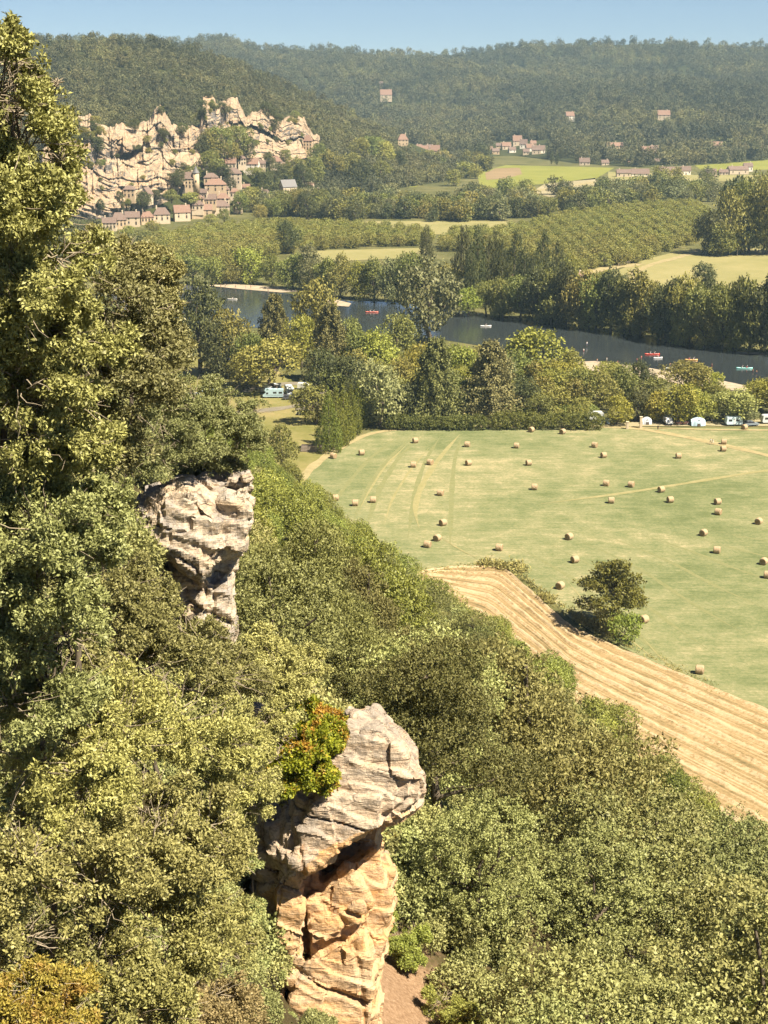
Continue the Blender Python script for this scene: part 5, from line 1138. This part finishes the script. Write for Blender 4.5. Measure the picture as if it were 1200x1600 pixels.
hs_at('b', 1036, 186, 19, 6, 7, 'stone_wall', 'roof_red', 'pale house with a red roof alone on the wooded hill at the right', fwd=20)
hs_at('b', 890, 186, 13, 5, 6, 'white_wall', 'roof_red', 'small white house with a red roof low on the wooded hill', fwd=20)
HG = 'houses of the hamlets at the foot of the far hill'; HL = 'small pale house with a red-brown roof in the hamlets under the far hill'
for x, b, w, hw, hr in ((636, 235, 18, 5, 6), (648, 237, 14, 5, 5), (661, 239, 20, 7, 7), (680, 241, 17, 7, 10), (671, 236, 12, 5, 7), (694, 247, 16, 6, 6), (713, 255, 16, 5, 4), (761, 239, 21, 6, 6), (774, 240, 14, 5, 5), (791, 233, 17, 6, 7), (808, 227, 17, 8, 10), (818, 231, 14, 7, 9), (828, 236, 15, 6, 7), (838, 240, 17, 7, 8), (846, 239, 13, 6, 8), (953, 232, 15, 5, 6), (966, 232, 18, 5, 6), (1010, 240, 18, 6, 7), (1022, 239, 16, 7, 7), (1118, 232, 24, 6, 7), (1102, 233, 14, 4, 4), (1181, 227, 15, 5, 5), (1024, 255, 20, 4, 5), (873, 236, 14, 5, 5), (655, 233, 11, 4, 5), (687, 250, 12, 4, 4), (703, 251, 13, 5, 5), (780, 231, 12, 4, 5), (800, 238, 13, 5, 5), (822, 241, 12, 5, 5), (756, 232, 11, 4, 4), (833, 228, 11, 5, 5), (940, 238, 12, 4, 4), (975, 238, 12, 4, 5), (1004, 247, 13, 4, 5), (1034, 246, 12, 4, 5), (1044, 256, 13, 4, 4), (1090, 240, 12, 4, 4), (1130, 238, 12, 4, 5), (1165, 232, 12, 4, 4), (1192, 234, 13, 5, 5), (985, 256, 12, 4, 4)):
    hs_at('b' if b < 250 else None, x, b, w * .82, hw * .8, hr * .8, random.choice(('white_wall', 'stone_wall', 'ochre_wall')), random.choice(('roof_red', 'roof_brown')), HL, group=HG, nwin=2, floors=1 if hw < 6 else 2)
hs_at('l', 629, 227, 18, 10, 9, 'ochre_wall', 'roof_red', 'ochre house with a hipped red roof at the left end of the far hamlet', hip=True, fwd=14)
BG = 'low farm buildings in the plain beyond the fields'; BL = 'low pale farm building with a long brown roof in the plain beyond the fields'
for x, b, w, hw, hr in ((974, 276, 22, 6, 5), (1000, 275, 27, 4, 7), (1047, 272, 42, 6, 5), (1071, 273, 15, 7, 6), (1110, 275, 17, 6, 5), (1152, 272, 31, 7, 5), (1168, 268, 14, 8, 5), (1130, 273, 14, 4, 4), (913, 258, 16, 5, 6), (945, 258, 12, 4, 4)):
    hs_at(None, x, b, w, hw, hr, random.choice(('white_wall', 'stone_wall')), 'roof_brown', BL, group=BG, nwin=3, floors=1, depk=.5)
hs_at(None, 798, 446, 16, 10, 7, 'white_wall', 'roof_red', 'white house with a red roof half hidden among the poplars')
hs_at(None, 912, 436, 22, 5, 5, 'ochre_wall', 'roof_red', 'low sandy barn beside the orchard track right of the poplars', floors=1)
hs_at(None, 560, 590, 22, 10, 10, 'ochre_wall', 'roof_brown', 'house with a pyramid brown roof poking out of the trees behind the cypresses', hip=True, floors=2)

# ------------------------------------------------------------------ bales
def bale_meshes():
    r0, L = .78, .66; prof = [(r0 - .12, -L), (r0 - .03, -L + .05), (r0, -L + .16), (r0 + .01, 0), (r0, L - .16), (r0 - .03, L - .05), (r0 - .12, L)]
    fine = []
    for k in range(25):
        t = k / 24; z = -L + 2 * L * t; r = np.interp(z, [p[1] for p in prof], [p[0] for p in prof]); fine.append((r, z))
    m = MB().lathe(fine, 40); V = np.array(m.v); V = np.c_[V[:, 2], V[:, 0], V[:, 1]]       # axis along x
    a = np.arctan2(V[:, 2], V[:, 1]); rr = np.hypot(V[:, 1], V[:, 2]); n = 1 + .035 * vnoise(np.c_[V[:, 0] * 9, np.cos(a) * 5, np.sin(a) * 5], 3) + .02 * vnoise(V * 22, 8)
    V[:, 1] *= n; V[:, 2] = V[:, 2] * n; V[:, 2] = np.maximum(V[:, 2], -r0 * .93) + r0 * .93
    m.v = [tuple(v) for v in V]; body = m.mesh('roll', M['straw'])
    e = MB(); c = 0
    for k in range(6):
        r = (r0 - .12) * (1 - k / 6); e.add([(L + .012 + .018 * (k % 2), r * math.cos(t * math.pi / 12), r * math.sin(t * math.pi / 12) + r0 * .93) for t in range(24)], [])
    for k in range(5):
        for i in range(24): e.f.append([k * 24 + i, k * 24 + (i + 1) % 24, k * 24 + 24 + (i + 1) % 24, k * 24 + 24 + i])
    e.f.append([120 + i for i in range(24)])
    end = e.mesh('end_face', M['twine']); return body, end
BODY, END = bale_meshes()
OB = 'straw bale among the many others spread over the mown meadow'
BALES = [(521, 711, 'leftmost bale of the meadow, beside the track left of the cypresses'), (565, 706, 'bale just right of the front cypress on the track edge'), (524, 777, 'left bale of a row of three near the left end of the meadow'), (555, 785, 'middle and lowest bale of a row of three near the left end of the meadow'), (583, 780, 'right bale of a row of three near the left end of the meadow'), (488, 792, 'upper bale of a touching pair at the edge of the slope wood'), (493, 800, 'lower bale of a touching pair at the edge of the slope wood'),
 (649, 687, 'bale nearest the hedge, left of the pale mowing track'), (730, 693, 'bale right of the upper end of the pale mowing track'), (830, 670, 'left bale of two close under the dark rounded hedge'), (879, 673, 'right bale of two close under the dark rounded hedge'), (807, 695, 'bale alone below the pair under the dark rounded hedge'), (929, 694, 'bale below the gate posts, upper of a near pair'), (943, 710, 'bale below the gate posts, lower of a near pair'), (1060, 711, 'bale alone below the path with the dark walker'), (1131, 689, 'bale above the path, upper of two beside the pair of walkers'), (1130, 700, 'bale on the path edge, lower of two beside the pair of walkers'), (1163, 666, 'bale in front of the tents at the right'),
 (646, 725, 'left bale of two side by side at the pale mowing track'), (672, 721, 'right bale of two side by side at the pale mowing track'), (732, 722, 'bale alone straight below the upper end of the mowing track'), (826, 722, 'bale alone in the upper middle of the meadow'), (688, 769, 'bale right of the middle of the pale mowing track'), (835, 760, 'bale at the left end of the pale cut line crossing the meadow'), (947, 754, 'left bale of two just above the pale cut line'), (986, 756, 'right bale of two just above the pale cut line'), (1033, 764, 'bale lying on the pale cut line'), (955, 781, 'left bale of two just below the pale cut line'), (1047, 780, 'right bale of two just below the pale cut line'),
 (1121, 783, 'upper bale of a vertical pair at the right of the meadow'), (1122, 799, 'lower bale of a vertical pair at the right of the meadow'), (1185, 814, 'bale near the right edge of the picture, above the other two there'), (692, 816, 'bale near the lower end of the mowing track, top of a slanting line of three'), (683, 840, 'middle bale of a slanting line of three below the mowing track'), (668, 850, 'lowest bale of a slanting line of three near the corner of the stubble'), (780, 855, 'bale alone above the weedy corner of the stubble field'), (889, 838, 'bale straight above the one nearest the lone tree crown'), (1099, 832, 'upper left bale of two in the lower right meadow'), (1120, 859, 'lower right bale of two in the lower right meadow'), (898, 874, 'bale above and left of the crown of the lone walnut tree'), (1193, 877, 'upper bale of two cut by the right edge of the picture'), (1199, 898, 'lower bale of two cut by the right edge of the picture'), (875, 915, 'bale between the stubble field and the lone walnut tree'), (1006, 968, 'bale tucked under the right side of the lone walnut tree'), (1093, 1047, 'largest bale, lowest in the picture, between the lone tree and the stubble')]
for x, y, l in BALES:
    p = G(x, y + 5, .1); e = empty('hay_bale', (p[0], p[1], .1), random.choice((.35, .2, -.25, .5, -.5, .8, 2.9)) + random.uniform(-.2, .2)); tag(e, l, 'bale', 'round bales scattered over the mown meadow')
    e.scale = (1.05, 1.02, 1.0)
    link('roll', BODY, e)
    for s in (0, math.pi): link('end_face', END, e).rotation_euler = (0, 0, s)

# ------------------------------------------------------------------ vehicles and tents
def wheel(parent, x, y, r=.34, w=.2):
    t = MB(); prof = [(r * .6, -w / 2), (r * .95, -w / 2), (r, -w / 3), (r, w / 3), (r * .95, w / 2), (r * .6, w / 2)]
    t.lathe(prof, 16); t.v = [(a, c, b) for a, b, c in t.v]; o = t.build('wheel', M['tyre'], parent); o.location = (x, y, r)
    q = MB().lathe([(r * .6, -w * .45), (r * .2, -w * .56), (r * .2, w * .56), (r * .6, w * .45)], 12); q.v = [(a, c, b) for a, b, c in q.v]; q.build('rim', M['rim'], o)
def pbox(name, mat, par, x0, x1, y0, y1, z0, z1, bev=0.03): return MB().box(x0, x1, y0, y1, z0, z1, bev).build(name, M[mat], par)
def motorhome(p, rz, label, tint, k=1.0, overcab=True):
    e = empty('motorhome', tuple(p), rz); tag(e, label, 'motorhome'); L, w, h = 6.6, 1.1, 2.9
    prof = [(-L / 2, .45), (-L / 2, h - .15), (-L / 2 + .2, h), (L / 2 - 1.7, h), (L / 2 - .75, h - .05), (L / 2 - .55, h - .45), (L / 2 - 1.05, 1.95), (L / 2 - .45, 1.3), (L / 2 - .05, 1.1), (L / 2, .55), (L / 2 - .3, .42)]
    b = MB().prism(prof, -w, w).build('body', M['van_white'], e); b.color = tint + (1,)
    for s in (-1, 1):
        for x in (-2.4, -.6): pbox('window', 'pane', e, x - .55, x + .55, min(s * w, s * (w + .03)), max(s * w, s * (w + .03)), 1.5, 2.1, .01)
        pbox('window', 'pane', e, L / 2 - 1.75, L / 2 - 1.1, min(s * w, s * (w + .03)), max(s * w, s * (w + .03)), 1.3, 1.85, .01)
        pbox('stripe', 'shutter', e, -L / 2 + .2, L / 2 - 1.0, min(s * w, s * (w + .02)), max(s * w, s * (w + .02)), .95, 1.05, .005)
        for x in (-1.7, L / 2 - 1.1): wheel(e, x, s * (w - .12))
        pbox('headlight', 'lamp_clear', e, L / 2 - .06, L / 2 + .02, s * .8 - .17, s * .8 + .17, .72, .92, .01); pbox('tail_lamp', 'lamp_red', e, -L / 2 - .03, -L / 2 + .03, s * .95 - .08, s * .95 + .08, .8, 1.2, .01)
    MB().add([(L / 2 - 1.06, -.9, 1.93), (L / 2 - 1.06, .9, 1.93), (L / 2 - .44, .95, 1.33), (L / 2 - .44, -.95, 1.33)], [(3, 2, 1, 0)]).build('windscreen', M['pane'], e).location = (.02, 0, .02)
    pbox('rear_window', 'pane', e, -L / 2 - .03, -L / 2 + .02, -.6, .6, 1.6, 2.2, .01); pbox('roof_hatch', 'van_white', e, -1.4, -.7, -.35, .35, h, h + .12)
    pbox('door', 'van_white', e, .3, .95, -w - .04, -w + .01, .55, 2.3, .01)
def car(p, rz, label, tint, name='car', van=False):
    e = empty(name, tuple(p), rz); tag(e, label, 'van' if van else 'car'); L, w = (5.0, .98) if van else (4.2, .86); h = 2.1 if van else 1.45
    pr = [(-L / 2, .4), (-L / 2, 1.75), (-L / 2 + .15, h), (L / 2 - 1.5, h), (L / 2 - .75, 1.2), (L / 2 - .05, 1.0), (L / 2, .5)] if van else [(-L / 2, .38), (-L / 2, .8), (-L / 2 + .12, .95), (L / 2 - 1.25, .93), (L / 2 - .15, .74), (L / 2, .5), (L / 2 - .1, .32)]
    b = MB().prism(pr, -w, w).build('body', M['paint'], e); b.color = tint + (1,)
    if not van:
        c = MB().add([(-L / 2 + .15, -w, .94), (L / 2 - 1.2, -w, .92), (L / 2 - 1.2, w, .92), (-L / 2 + .15, w, .94), (-L / 2 + .55, -w * .78, h), (L / 2 - 2.0, -w * .78, h), (L / 2 - 2.0, w * .78, h), (-L / 2 + .55, w * .78, h)], [(0, 1, 5, 4), (1, 2, 6, 5), (2, 3, 7, 6), (3, 0, 4, 7)]).build('windows', M['pane'], e)
        r = pbox('roof', 'paint', e, -L / 2 + .5, L / 2 - 1.95, -w * .8, w * .8, h - .02, h + .05, .02); r.color = tint + (1,)
    else:
        for s in (-1, 1): pbox('window', 'pane', e, L / 2 - 2.4, L / 2 - 1.35, min(s * w, s * (w + .03)), max(s * w, s * (w + .03)), 1.25, 1.75, .01)
        pbox('rear_window', 'pane', e, -L / 2 - .03, -L / 2 + .02, -.6, .6, 1.2, 1.7, .01)
    for s in (-1, 1):
        for x in (-L / 2 + .8, L / 2 - .8): wheel(e, x, s * (w - .1), .31)
        pbox('headlight', 'lamp_clear', e, L / 2 - .08, L / 2 + .01, s * .62 - .15, s * .62 + .15, .58, .7, .01); pbox('tail_lamp', 'lamp_red', e, -L / 2 - .02, -L / 2 + .03, s * .68 - .12, s * .68 + .12, .68, .8, .01)
def tent(p, rz, w, L, h, label, tint):
    e = empty('tent', tuple(p), rz); tag(e, label, 'tent'); V = []; Fc = []; n = 8; m = 7
    for i in range(m):
        t = i / (m - 1) * 2 - 1; k = math.sqrt(max(.08, 1 - .55 * t * t))
        for j in range(n):
            a = math.pi * j / (n - 1); V.append((t * L / 2, math.cos(a) * w / 2 * k, math.sin(a) ** .8 * h * k))
    for i in range(m - 1):
        for j in range(n - 1): Fc.append((i * n + j, i * n + j + 1, i * n + n + j + 1, i * n + n + j))
    o = MB().add(V, Fc + [tuple(range(n)), tuple(range((m - 1) * n, m * n))]).build('canopy', M['cloth'], e, True); o.color = tint + (1,)
    q = MB().add([(-.5, -w / 2 - .05, 0), (.5, -w / 2 - .05, 0), (.3, -w * .36, h * .72), (-.3, -w * .36, h * .72)], [(0, 1, 2, 3)]).build('door_flap', M['shutter'], e); q.location = (0, -.06, 0)
def caravan(p, rz, label, tint):
    e = empty('caravan', tuple(p), rz); tag(e, label, 'caravan'); L, w = 5.0, 1.1
    b = MB().prism([(-L / 2 + .2, .4), (-L / 2, .9), (-L / 2 + .25, 2.3), (-L / 2 + .6, 2.55), (L / 2 - .6, 2.55), (L / 2 - .25, 2.3), (L / 2, .9), (L / 2 - .2, .4)], -w, w).build('body', M['van_white'], e); b.color = tint + (1,)
    for s in (-1, 1):
        for x in (-1.3, .9): pbox('window', 'pane', e, x - .5, x + .5, min(s * w, s * (w + .03)), max(s * w, s * (w + .03)), 1.35, 1.95, .01)
        wheel(e, 0, s * (w - .1), .3)
    pbox('front_window', 'pane', e, L / 2 - .16, L / 2 - .02, -.7, .7, 1.4, 2.0, .01); MB().tube([(L / 2 - .1, 0, .5), (L / 2 + 1.1, 0, .45)], .05).build('tow_bar', M['tyre'], e); pbox('door', 'van_white', e, -.35, .25, -w - .04, -w + .01, .5, 2.2, .01)
BW = (.60, .78, .88); WH = (.84, .84, .84)
motorhome(G(427, 621, .06), math.pi, 'pale blue-white motorhome parked side-on on the lawn, in front of the other vehicles', BW)
motorhome(G(424, 613, .06), math.pi + .05, 'white motorhome parked behind the pale blue one, only its top showing', WH)
motorhome(G(452, 617, .06), -1.35, 'white overcab motorhome facing the viewer right of the pale blue one', (.95, .98, 1.0))
car(G(452, 624, .06), .05, 'dark grey car in front of the overcab motorhome', (.10, .11, .13))
car(G(474, 648, .06), math.pi, 'black car parked beside the olive tree on the lane', (.03, .03, .035))
car(G(398, 600, .15), .1, 'dark car in the shade under the wide pale green tree', (.05, .05, .06))
car(G(336, 574, .06), -1.5, 'white van seen end-on at the far edge of the camp lawn', (.9, .9, .9), 'van', True)
car(G(360, 570, .06), -1.3, 'dark van at the far edge of the lawn, right of the white one', (.12, .13, .2), 'van', True)
car(G(477, 608, .15), -.2, 'white van half under the trees right of the overcab motorhome', (.9, .92, .95), 'van', True)
car(G(327, 612, .06), .15, 'pale blue van on the lawn showing over the crag scrub, farther one', (.65, .8, .9), 'van', True)
car(G(306, 624, .06), .15, 'pale blue van on the lawn showing over the crag scrub, nearer one', (.7, .82, .9), 'van', True)
car(G(573, 652, .06), 1.4, 'blue car in the shade behind the silver-grey tree', (.14, .25, .36))
caravan(G(930, 656, .13), .1, 'white caravan behind the right end of the dark hedge', WH)
tent(G(944, 661, .13), .1, 2.6, 3.0, 1.9, 'white and blue dome tent at the end of the dark hedge', (.75, .95, 1.1))
tent(G(1010, 662, .13), .1, 2.6, 2.8, 2.1, 'pale grey tent right of the gate posts', (.85, .92, 1.0))
car(G(1024, 654, .13), -1.4, 'white van under the yellow-green trees behind the pale grey tent', (.95, .95, .95), 'van', True)
car(G(1043, 662, .13), -1.5, 'white-fronted van facing the meadow right of the pale grey tent', (.85, .87, .9), 'van', True)
tent(G(1090, 664, .13), .05, 3.2, 4.2, 2.4, 'large pale blue tent under the lime green trees by the meadow', (.70, .92, 1.1))
car(G(1104, 657, .13), .1, 'dark car behind the large pale blue tent', (.08, .08, .1))
caravan(G(1146, 664, .13), .08, 'white caravan with dark windows under the pale green tree by the meadow', (.85, 1.0, 1.1))
car(G(1127, 657, .13), -1.5, 'black van between the pale blue tent and the white caravan', (.05, .05, .06), 'van', True)
car(G(1174, 665, .13), .2, 'grey-blue car parked at the right by the meadow', (.3, .36, .42))
caravan(G(1202, 661, .13), .1, 'white caravan cut off by the right edge of the picture', WH)
car(G(1066, 663, .13), .1, 'dark red-brown car between the van and the large pale blue tent', (.16, .08, .07))
for x, b, h, l in ((980, 670, 2.0, 'shorter beige stone gate post at the top of the meadow'), (1001, 669, 3.3, 'taller beige stone gate post at the top of the meadow')):
    p = G(x, b, .1); e = empty('gate_post', tuple(p)); tag(e, l, 'gate post'); pbox('shaft', 'stone_wall', e, -.35, .35, -.35, .35, 0, h); pbox('cap', 'stone_wall', e, -.45, .45, -.45, .45, h, h + .2)
p = G(487, 705, .06); e = empty('timber_stack', tuple(p), -.05); tag(e, 'low grey stack of timber planks left of the front cypress', 'timber stack')
for k in range(4): pbox('plank_layer', 'timber', e, -3.0 + .06 * k, 3.0 - .05 * k, -.9, .9, .1 + k * .42, .44 + k * .42, .03); pbox('batten', 'shutter', e, -2.8, 2.8, -.8, .8, .44 + k * .42 - .01 + .002, .52 + k * .42 - .004, 0)
p = G(1152, 399, .1); e = empty('utility_pole', tuple(p)); tag(e, 'thin pale utility pole in front of the wooded knoll', 'pole'); MB().tube([(0, 0, 0), (0, 0, 8.5)], [.22, .15], 8).build('pole', M['stone_wall'], e); MB().box(-.9, .9, -.08, .08, 7.8, 8.0).build('crossarm', M['timber'], e)
p = G(966, 416, .1); q = G(1000, 408, .1); e = empty('fence', tuple(p), math.atan2(q[1] - p[1], q[0] - p[0])); tag(e, 'wooden post and rail fence at the corner of the orchard', 'fence'); L = float(np.linalg.norm(q - p))
for k in range(7): pbox('post', 'timber', e, L * k / 6 - .12, L * k / 6 + .12, -.12, .12, 0, 1.7, .02)
for z in (.7, 1.3): pbox('rail', 'timber', e, -.3, L + .3, -.2, -.125, z, z + .14, .02)

# ------------------------------------------------------------------ people and boats
def figure(pose):
    """joints with radii, grown to one skin"""
    J = {'pel': (0, 0, .95, .15), 'bel': (0, 0, 1.10, .14), 'che': (0, 0, 1.33, .165), 'neck': (0, 0, 1.49, .062), 'jaw': (0, .03, 1.58, .078), 'head': (0, .02, 1.68, .10), 'top': (0, .0, 1.75, .075)}
    sw = .22 if pose == 'walk' else .04
    for s, n in ((-1, 'l'), (1, 'r')):
        f = sw * s
        J.update({n + 'hip': (.10 * s, 0, .90, .095), n + 'kne': (.11 * s, f * .9 + .03, .50, .062), n + 'ank': (.11 * s, f * 1.7 - (.08 if f < 0 else 0), .09, .042), n + 'toe': (.12 * s, f * 1.7 + .15, .035, .032),
                  n + 'sho': (.19 * s, 0, 1.40, .066), n + 'elb': (.26 * s, -f * .5 - .02, 1.13, .045), n + 'wri': (.25 * s, -f * .9 + .08, .90, .032), n + 'han': (.24 * s, -f * .95 + .12, .80, .03)})
    if pose == 'sit':
        for s, n in ((-1, 'l'), (1, 'r')):
            J.update({n + 'kne': (.14 * s, .42, 1.08, .062), n + 'ank': (.13 * s, .75, .92, .042), n + 'toe': (.13 * s, .86, .97, .032), n + 'elb': (.30 * s, .16, 1.16, .045), n + 'wri': (.22 * s, .38, 1.18, .032), n + 'han': (.20 * s, .46, 1.19, .03)})
    E = [('pel', 'bel'), ('bel', 'che'), ('che', 'neck'), ('neck', 'jaw'), ('jaw', 'head'), ('head', 'top')]
    for n in 'lr': E += [('pel', n + 'hip'), (n + 'hip', n + 'kne'), (n + 'kne', n + 'ank'), (n + 'ank', n + 'toe'), ('che', n + 'sho'), (n + 'sho', n + 'elb'), (n + 'elb', n + 'wri'), (n + 'wri', n + 'han')]
    K = list(J); me = bpy.data.meshes.new('f'); me.from_pydata([J[k][:3] for k in K], [(K.index(a), K.index(b)) for a, b in E], [])
    o = bpy.data.objects.new('tmp', me); COL.objects.link(o); o.modifiers.new('s', 'SKIN'); sd = o.modifiers.new('d', 'SUBSURF'); sd.levels = 1; sd.render_levels = 1
    for i, k in enumerate(K): me.skin_vertices[0].data[i].radius = (J[k][3],) * 2; me.skin_vertices[0].data[i].use_root = (k == 'pel')
    r = bpy.data.meshes.new_from_object(o.evaluated_get(bpy.context.evaluated_depsgraph_get())); bpy.data.objects.remove(o)
    return r
FIG = {}
def person(pose, p, rz, label, top, low, group=None, dz=0.0):
    key = (pose, top, low)
    if key not in FIG:
        b = figure(pose); b.name = 'person'; mats = []
        for c in ((.48, .28, .18), top, low, (.05, .03, .02)):
            m = MT('clothing'); m.principled(c, .85, None, .2); mats.append(m.m)
        for m in mats: b.materials.append(m)
        for f in b.polygons:
            c = f.center
            f.material_index = 3 if (c.z > 1.70 or (c.z > 1.58 and c.y < -.01)) else 0 if c.z > 1.47 else (0 if (abs(c.x) > .235 and c.z < 1.2) else 1 if c.z > 1.0 and not (pose == 'sit' and c.y > .2) else 2 if c.z > .45 else 0)
            f.use_smooth = True
        FIG[key] = b
    o = link('person', FIG[key]); o.location = (p[0], p[1], p[2] - dz); o.rotation_euler = (0, 0, rz); tag(o, label, 'person', group); return o
person('walk', G(1028, 673, .2), 2.6, 'walker in dark clothes on the path near the gate posts', (.04, .035, .04), (.05, .045, .05))
person('walk', G(1110, 694, .18), 1.9, 'walker in a white top on the meadow path, left one of a pair', (.8, .8, .78), (.55, .52, .48))
person('walk', G(1113.5, 694.5, .18), 1.9, 'walker in pale clothes on the meadow path, right one of a pair', (.62, .55, .5), (.75, .72, .68))
def canoe(x, y, rz, label, tint, n=2, L=4.8, glab=None):
    p = G(x, y, .06); e = empty('canoe', (p[0], p[1], .06), rz); tag(e, label, 'canoe'); V = []; Fc = []; m = 15; k = 9
    for i in range(m):
        t = i / (m - 1) * 2 - 1; w = .42 * (1 - abs(t) ** 2.4) + .015; sh = .34 + .16 * t * t
        for j in range(k):
            a = math.pi * j / (k - 1); V.append((t * L / 2, -math.cos(a) * w, sh - math.sin(a) ** .7 * (sh + .10)))
    for i in range(m - 1):
        for j in range(k - 1): Fc.append((i * k + j, i * k + k + j, i * k + k + j + 1, i * k + j + 1))
    h = MB().add(V, Fc).build('hull', M['paint'], e, True); h.color = tint + (1,); sm = h.modifiers.new('t', 'SOLIDIFY'); sm.thickness = .04
    c, s = math.cos(rz), math.sin(rz)
    for q in range(n):
        xx = (q - (n - 1) / 2) * 1.6; pbox('seat', 'shutter', e, xx - .15, xx + .15, -.36, .36, .14, .2, .01)
        person('sit', (p[0] + xx * c, p[1] + xx * s, .06 + .22), rz - math.pi / 2, 'paddler sitting in the %s' % glab + (', front one' if q and n > 1 else ', rear one' if n > 1 else ''), random.choice(((.75, .12, .08), (.8, .75, .7), (.75, .5, .1))), (.1, .12, .2), None, .82)
        pd = empty('paddle', (p[0] + (xx + .5) * c, p[1] + (xx + .5) * s, .74), rz); tag(pd, 'paddle held across the %s' % glab + (' by the front paddler' if q and n > 1 else ' by the rear paddler' if n > 1 else ''), 'paddle')
        MB().tube([(0, -.95, -.15), (0, .95, .25)], .018).build('shaft', M['timber'], pd)
        for yy, zz in ((-1.1, -.18), (1.1, .28)): pbox('blade', 'paint', pd, -.09, .09, yy - .2, yy + .2, zz - .015, zz + .015, .005)
canoe(1019, 554, .02, 'red canoe with two paddlers, mid river at the right', (.85, .07, .03), 2, 5.6, 'red canoe at the right')
canoe(1080, 563, -.05, 'yellow-orange canoe with two paddlers nearer the gravel beach', (.95, .55, .15), 2, 4.6, 'yellow-orange canoe')
canoe(1163, 576, -.03, 'turquoise canoe with two paddlers near the right edge', (.35, .85, .80), 2, 5.8, 'turquoise canoe')
canoe(581, 488, .03, 'red canoe with paddlers in the upstream reach at the left', (.85, .2, .13), 2, 5.6, 'red canoe upstream')
canoe(363, 468, -.1, 'pale canoe with one paddler farthest upstream', (.75, .72, .66), 1, 4.6, 'pale canoe farthest upstream')
canoe(759, 510, .1, 'white canoe with one paddler below the lime green tree', (.9, .88, .85), 1, 4.6, 'white canoe below the lime tree')
canoe(1028, 560, .3, 'small white canoe just right below the red one', (.9, .9, .9), 1, 3.6, 'small white canoe')
p = G(1047, 575, .10); e = empty('paddleboard', tuple(p), -.1); tag(e, 'white paddleboard with a standing paddler off the gravel beach', 'paddleboard')
MB().prism([(-1.7, 0), (-1.5, .1), (1.5, .1), (1.7, .0), (1.5, -.04), (-1.5, -.04)], -.38, .38).build('board', M['van_white'], e); MB().box(-.5, .6, -.3, .3, .102, .112).build('deck_pad', M['rim'], e)
person('stand', (p[0], p[1], .21), .4, 'paddler standing on the white paddleboard', (.55, .3, .2), (.1, .12, .2))
SW = 'people bathing along the gravel banks of the river'; SL = 'bather standing in the shallows or on the gravel bank of the river'
for x, y in ((345, 450), (352, 449), (368, 450), (384, 452), (392, 451), (419, 455), (428, 447), (508, 466), (515, 467), (525, 464), (541, 461), (548, 466), (576, 460), (912, 549), (917, 541), (948, 566), (933, 568), (995, 564), (1002, 563), (1106, 577), (1112, 575), (1182, 583), (1176, 581), (1056, 580), (965, 571)):
    p = G(x, y, .1); person('stand', (p[0], p[1], .2 if random.random() < .5 else -.5), random.uniform(0, 6), SL, random.choice(((.48, .28, .18), (.7, .66, .6), (.55, .2, .15))), random.choice(((.1, .15, .3), (.4, .1, .1), (.6, .55, .4))), SW)
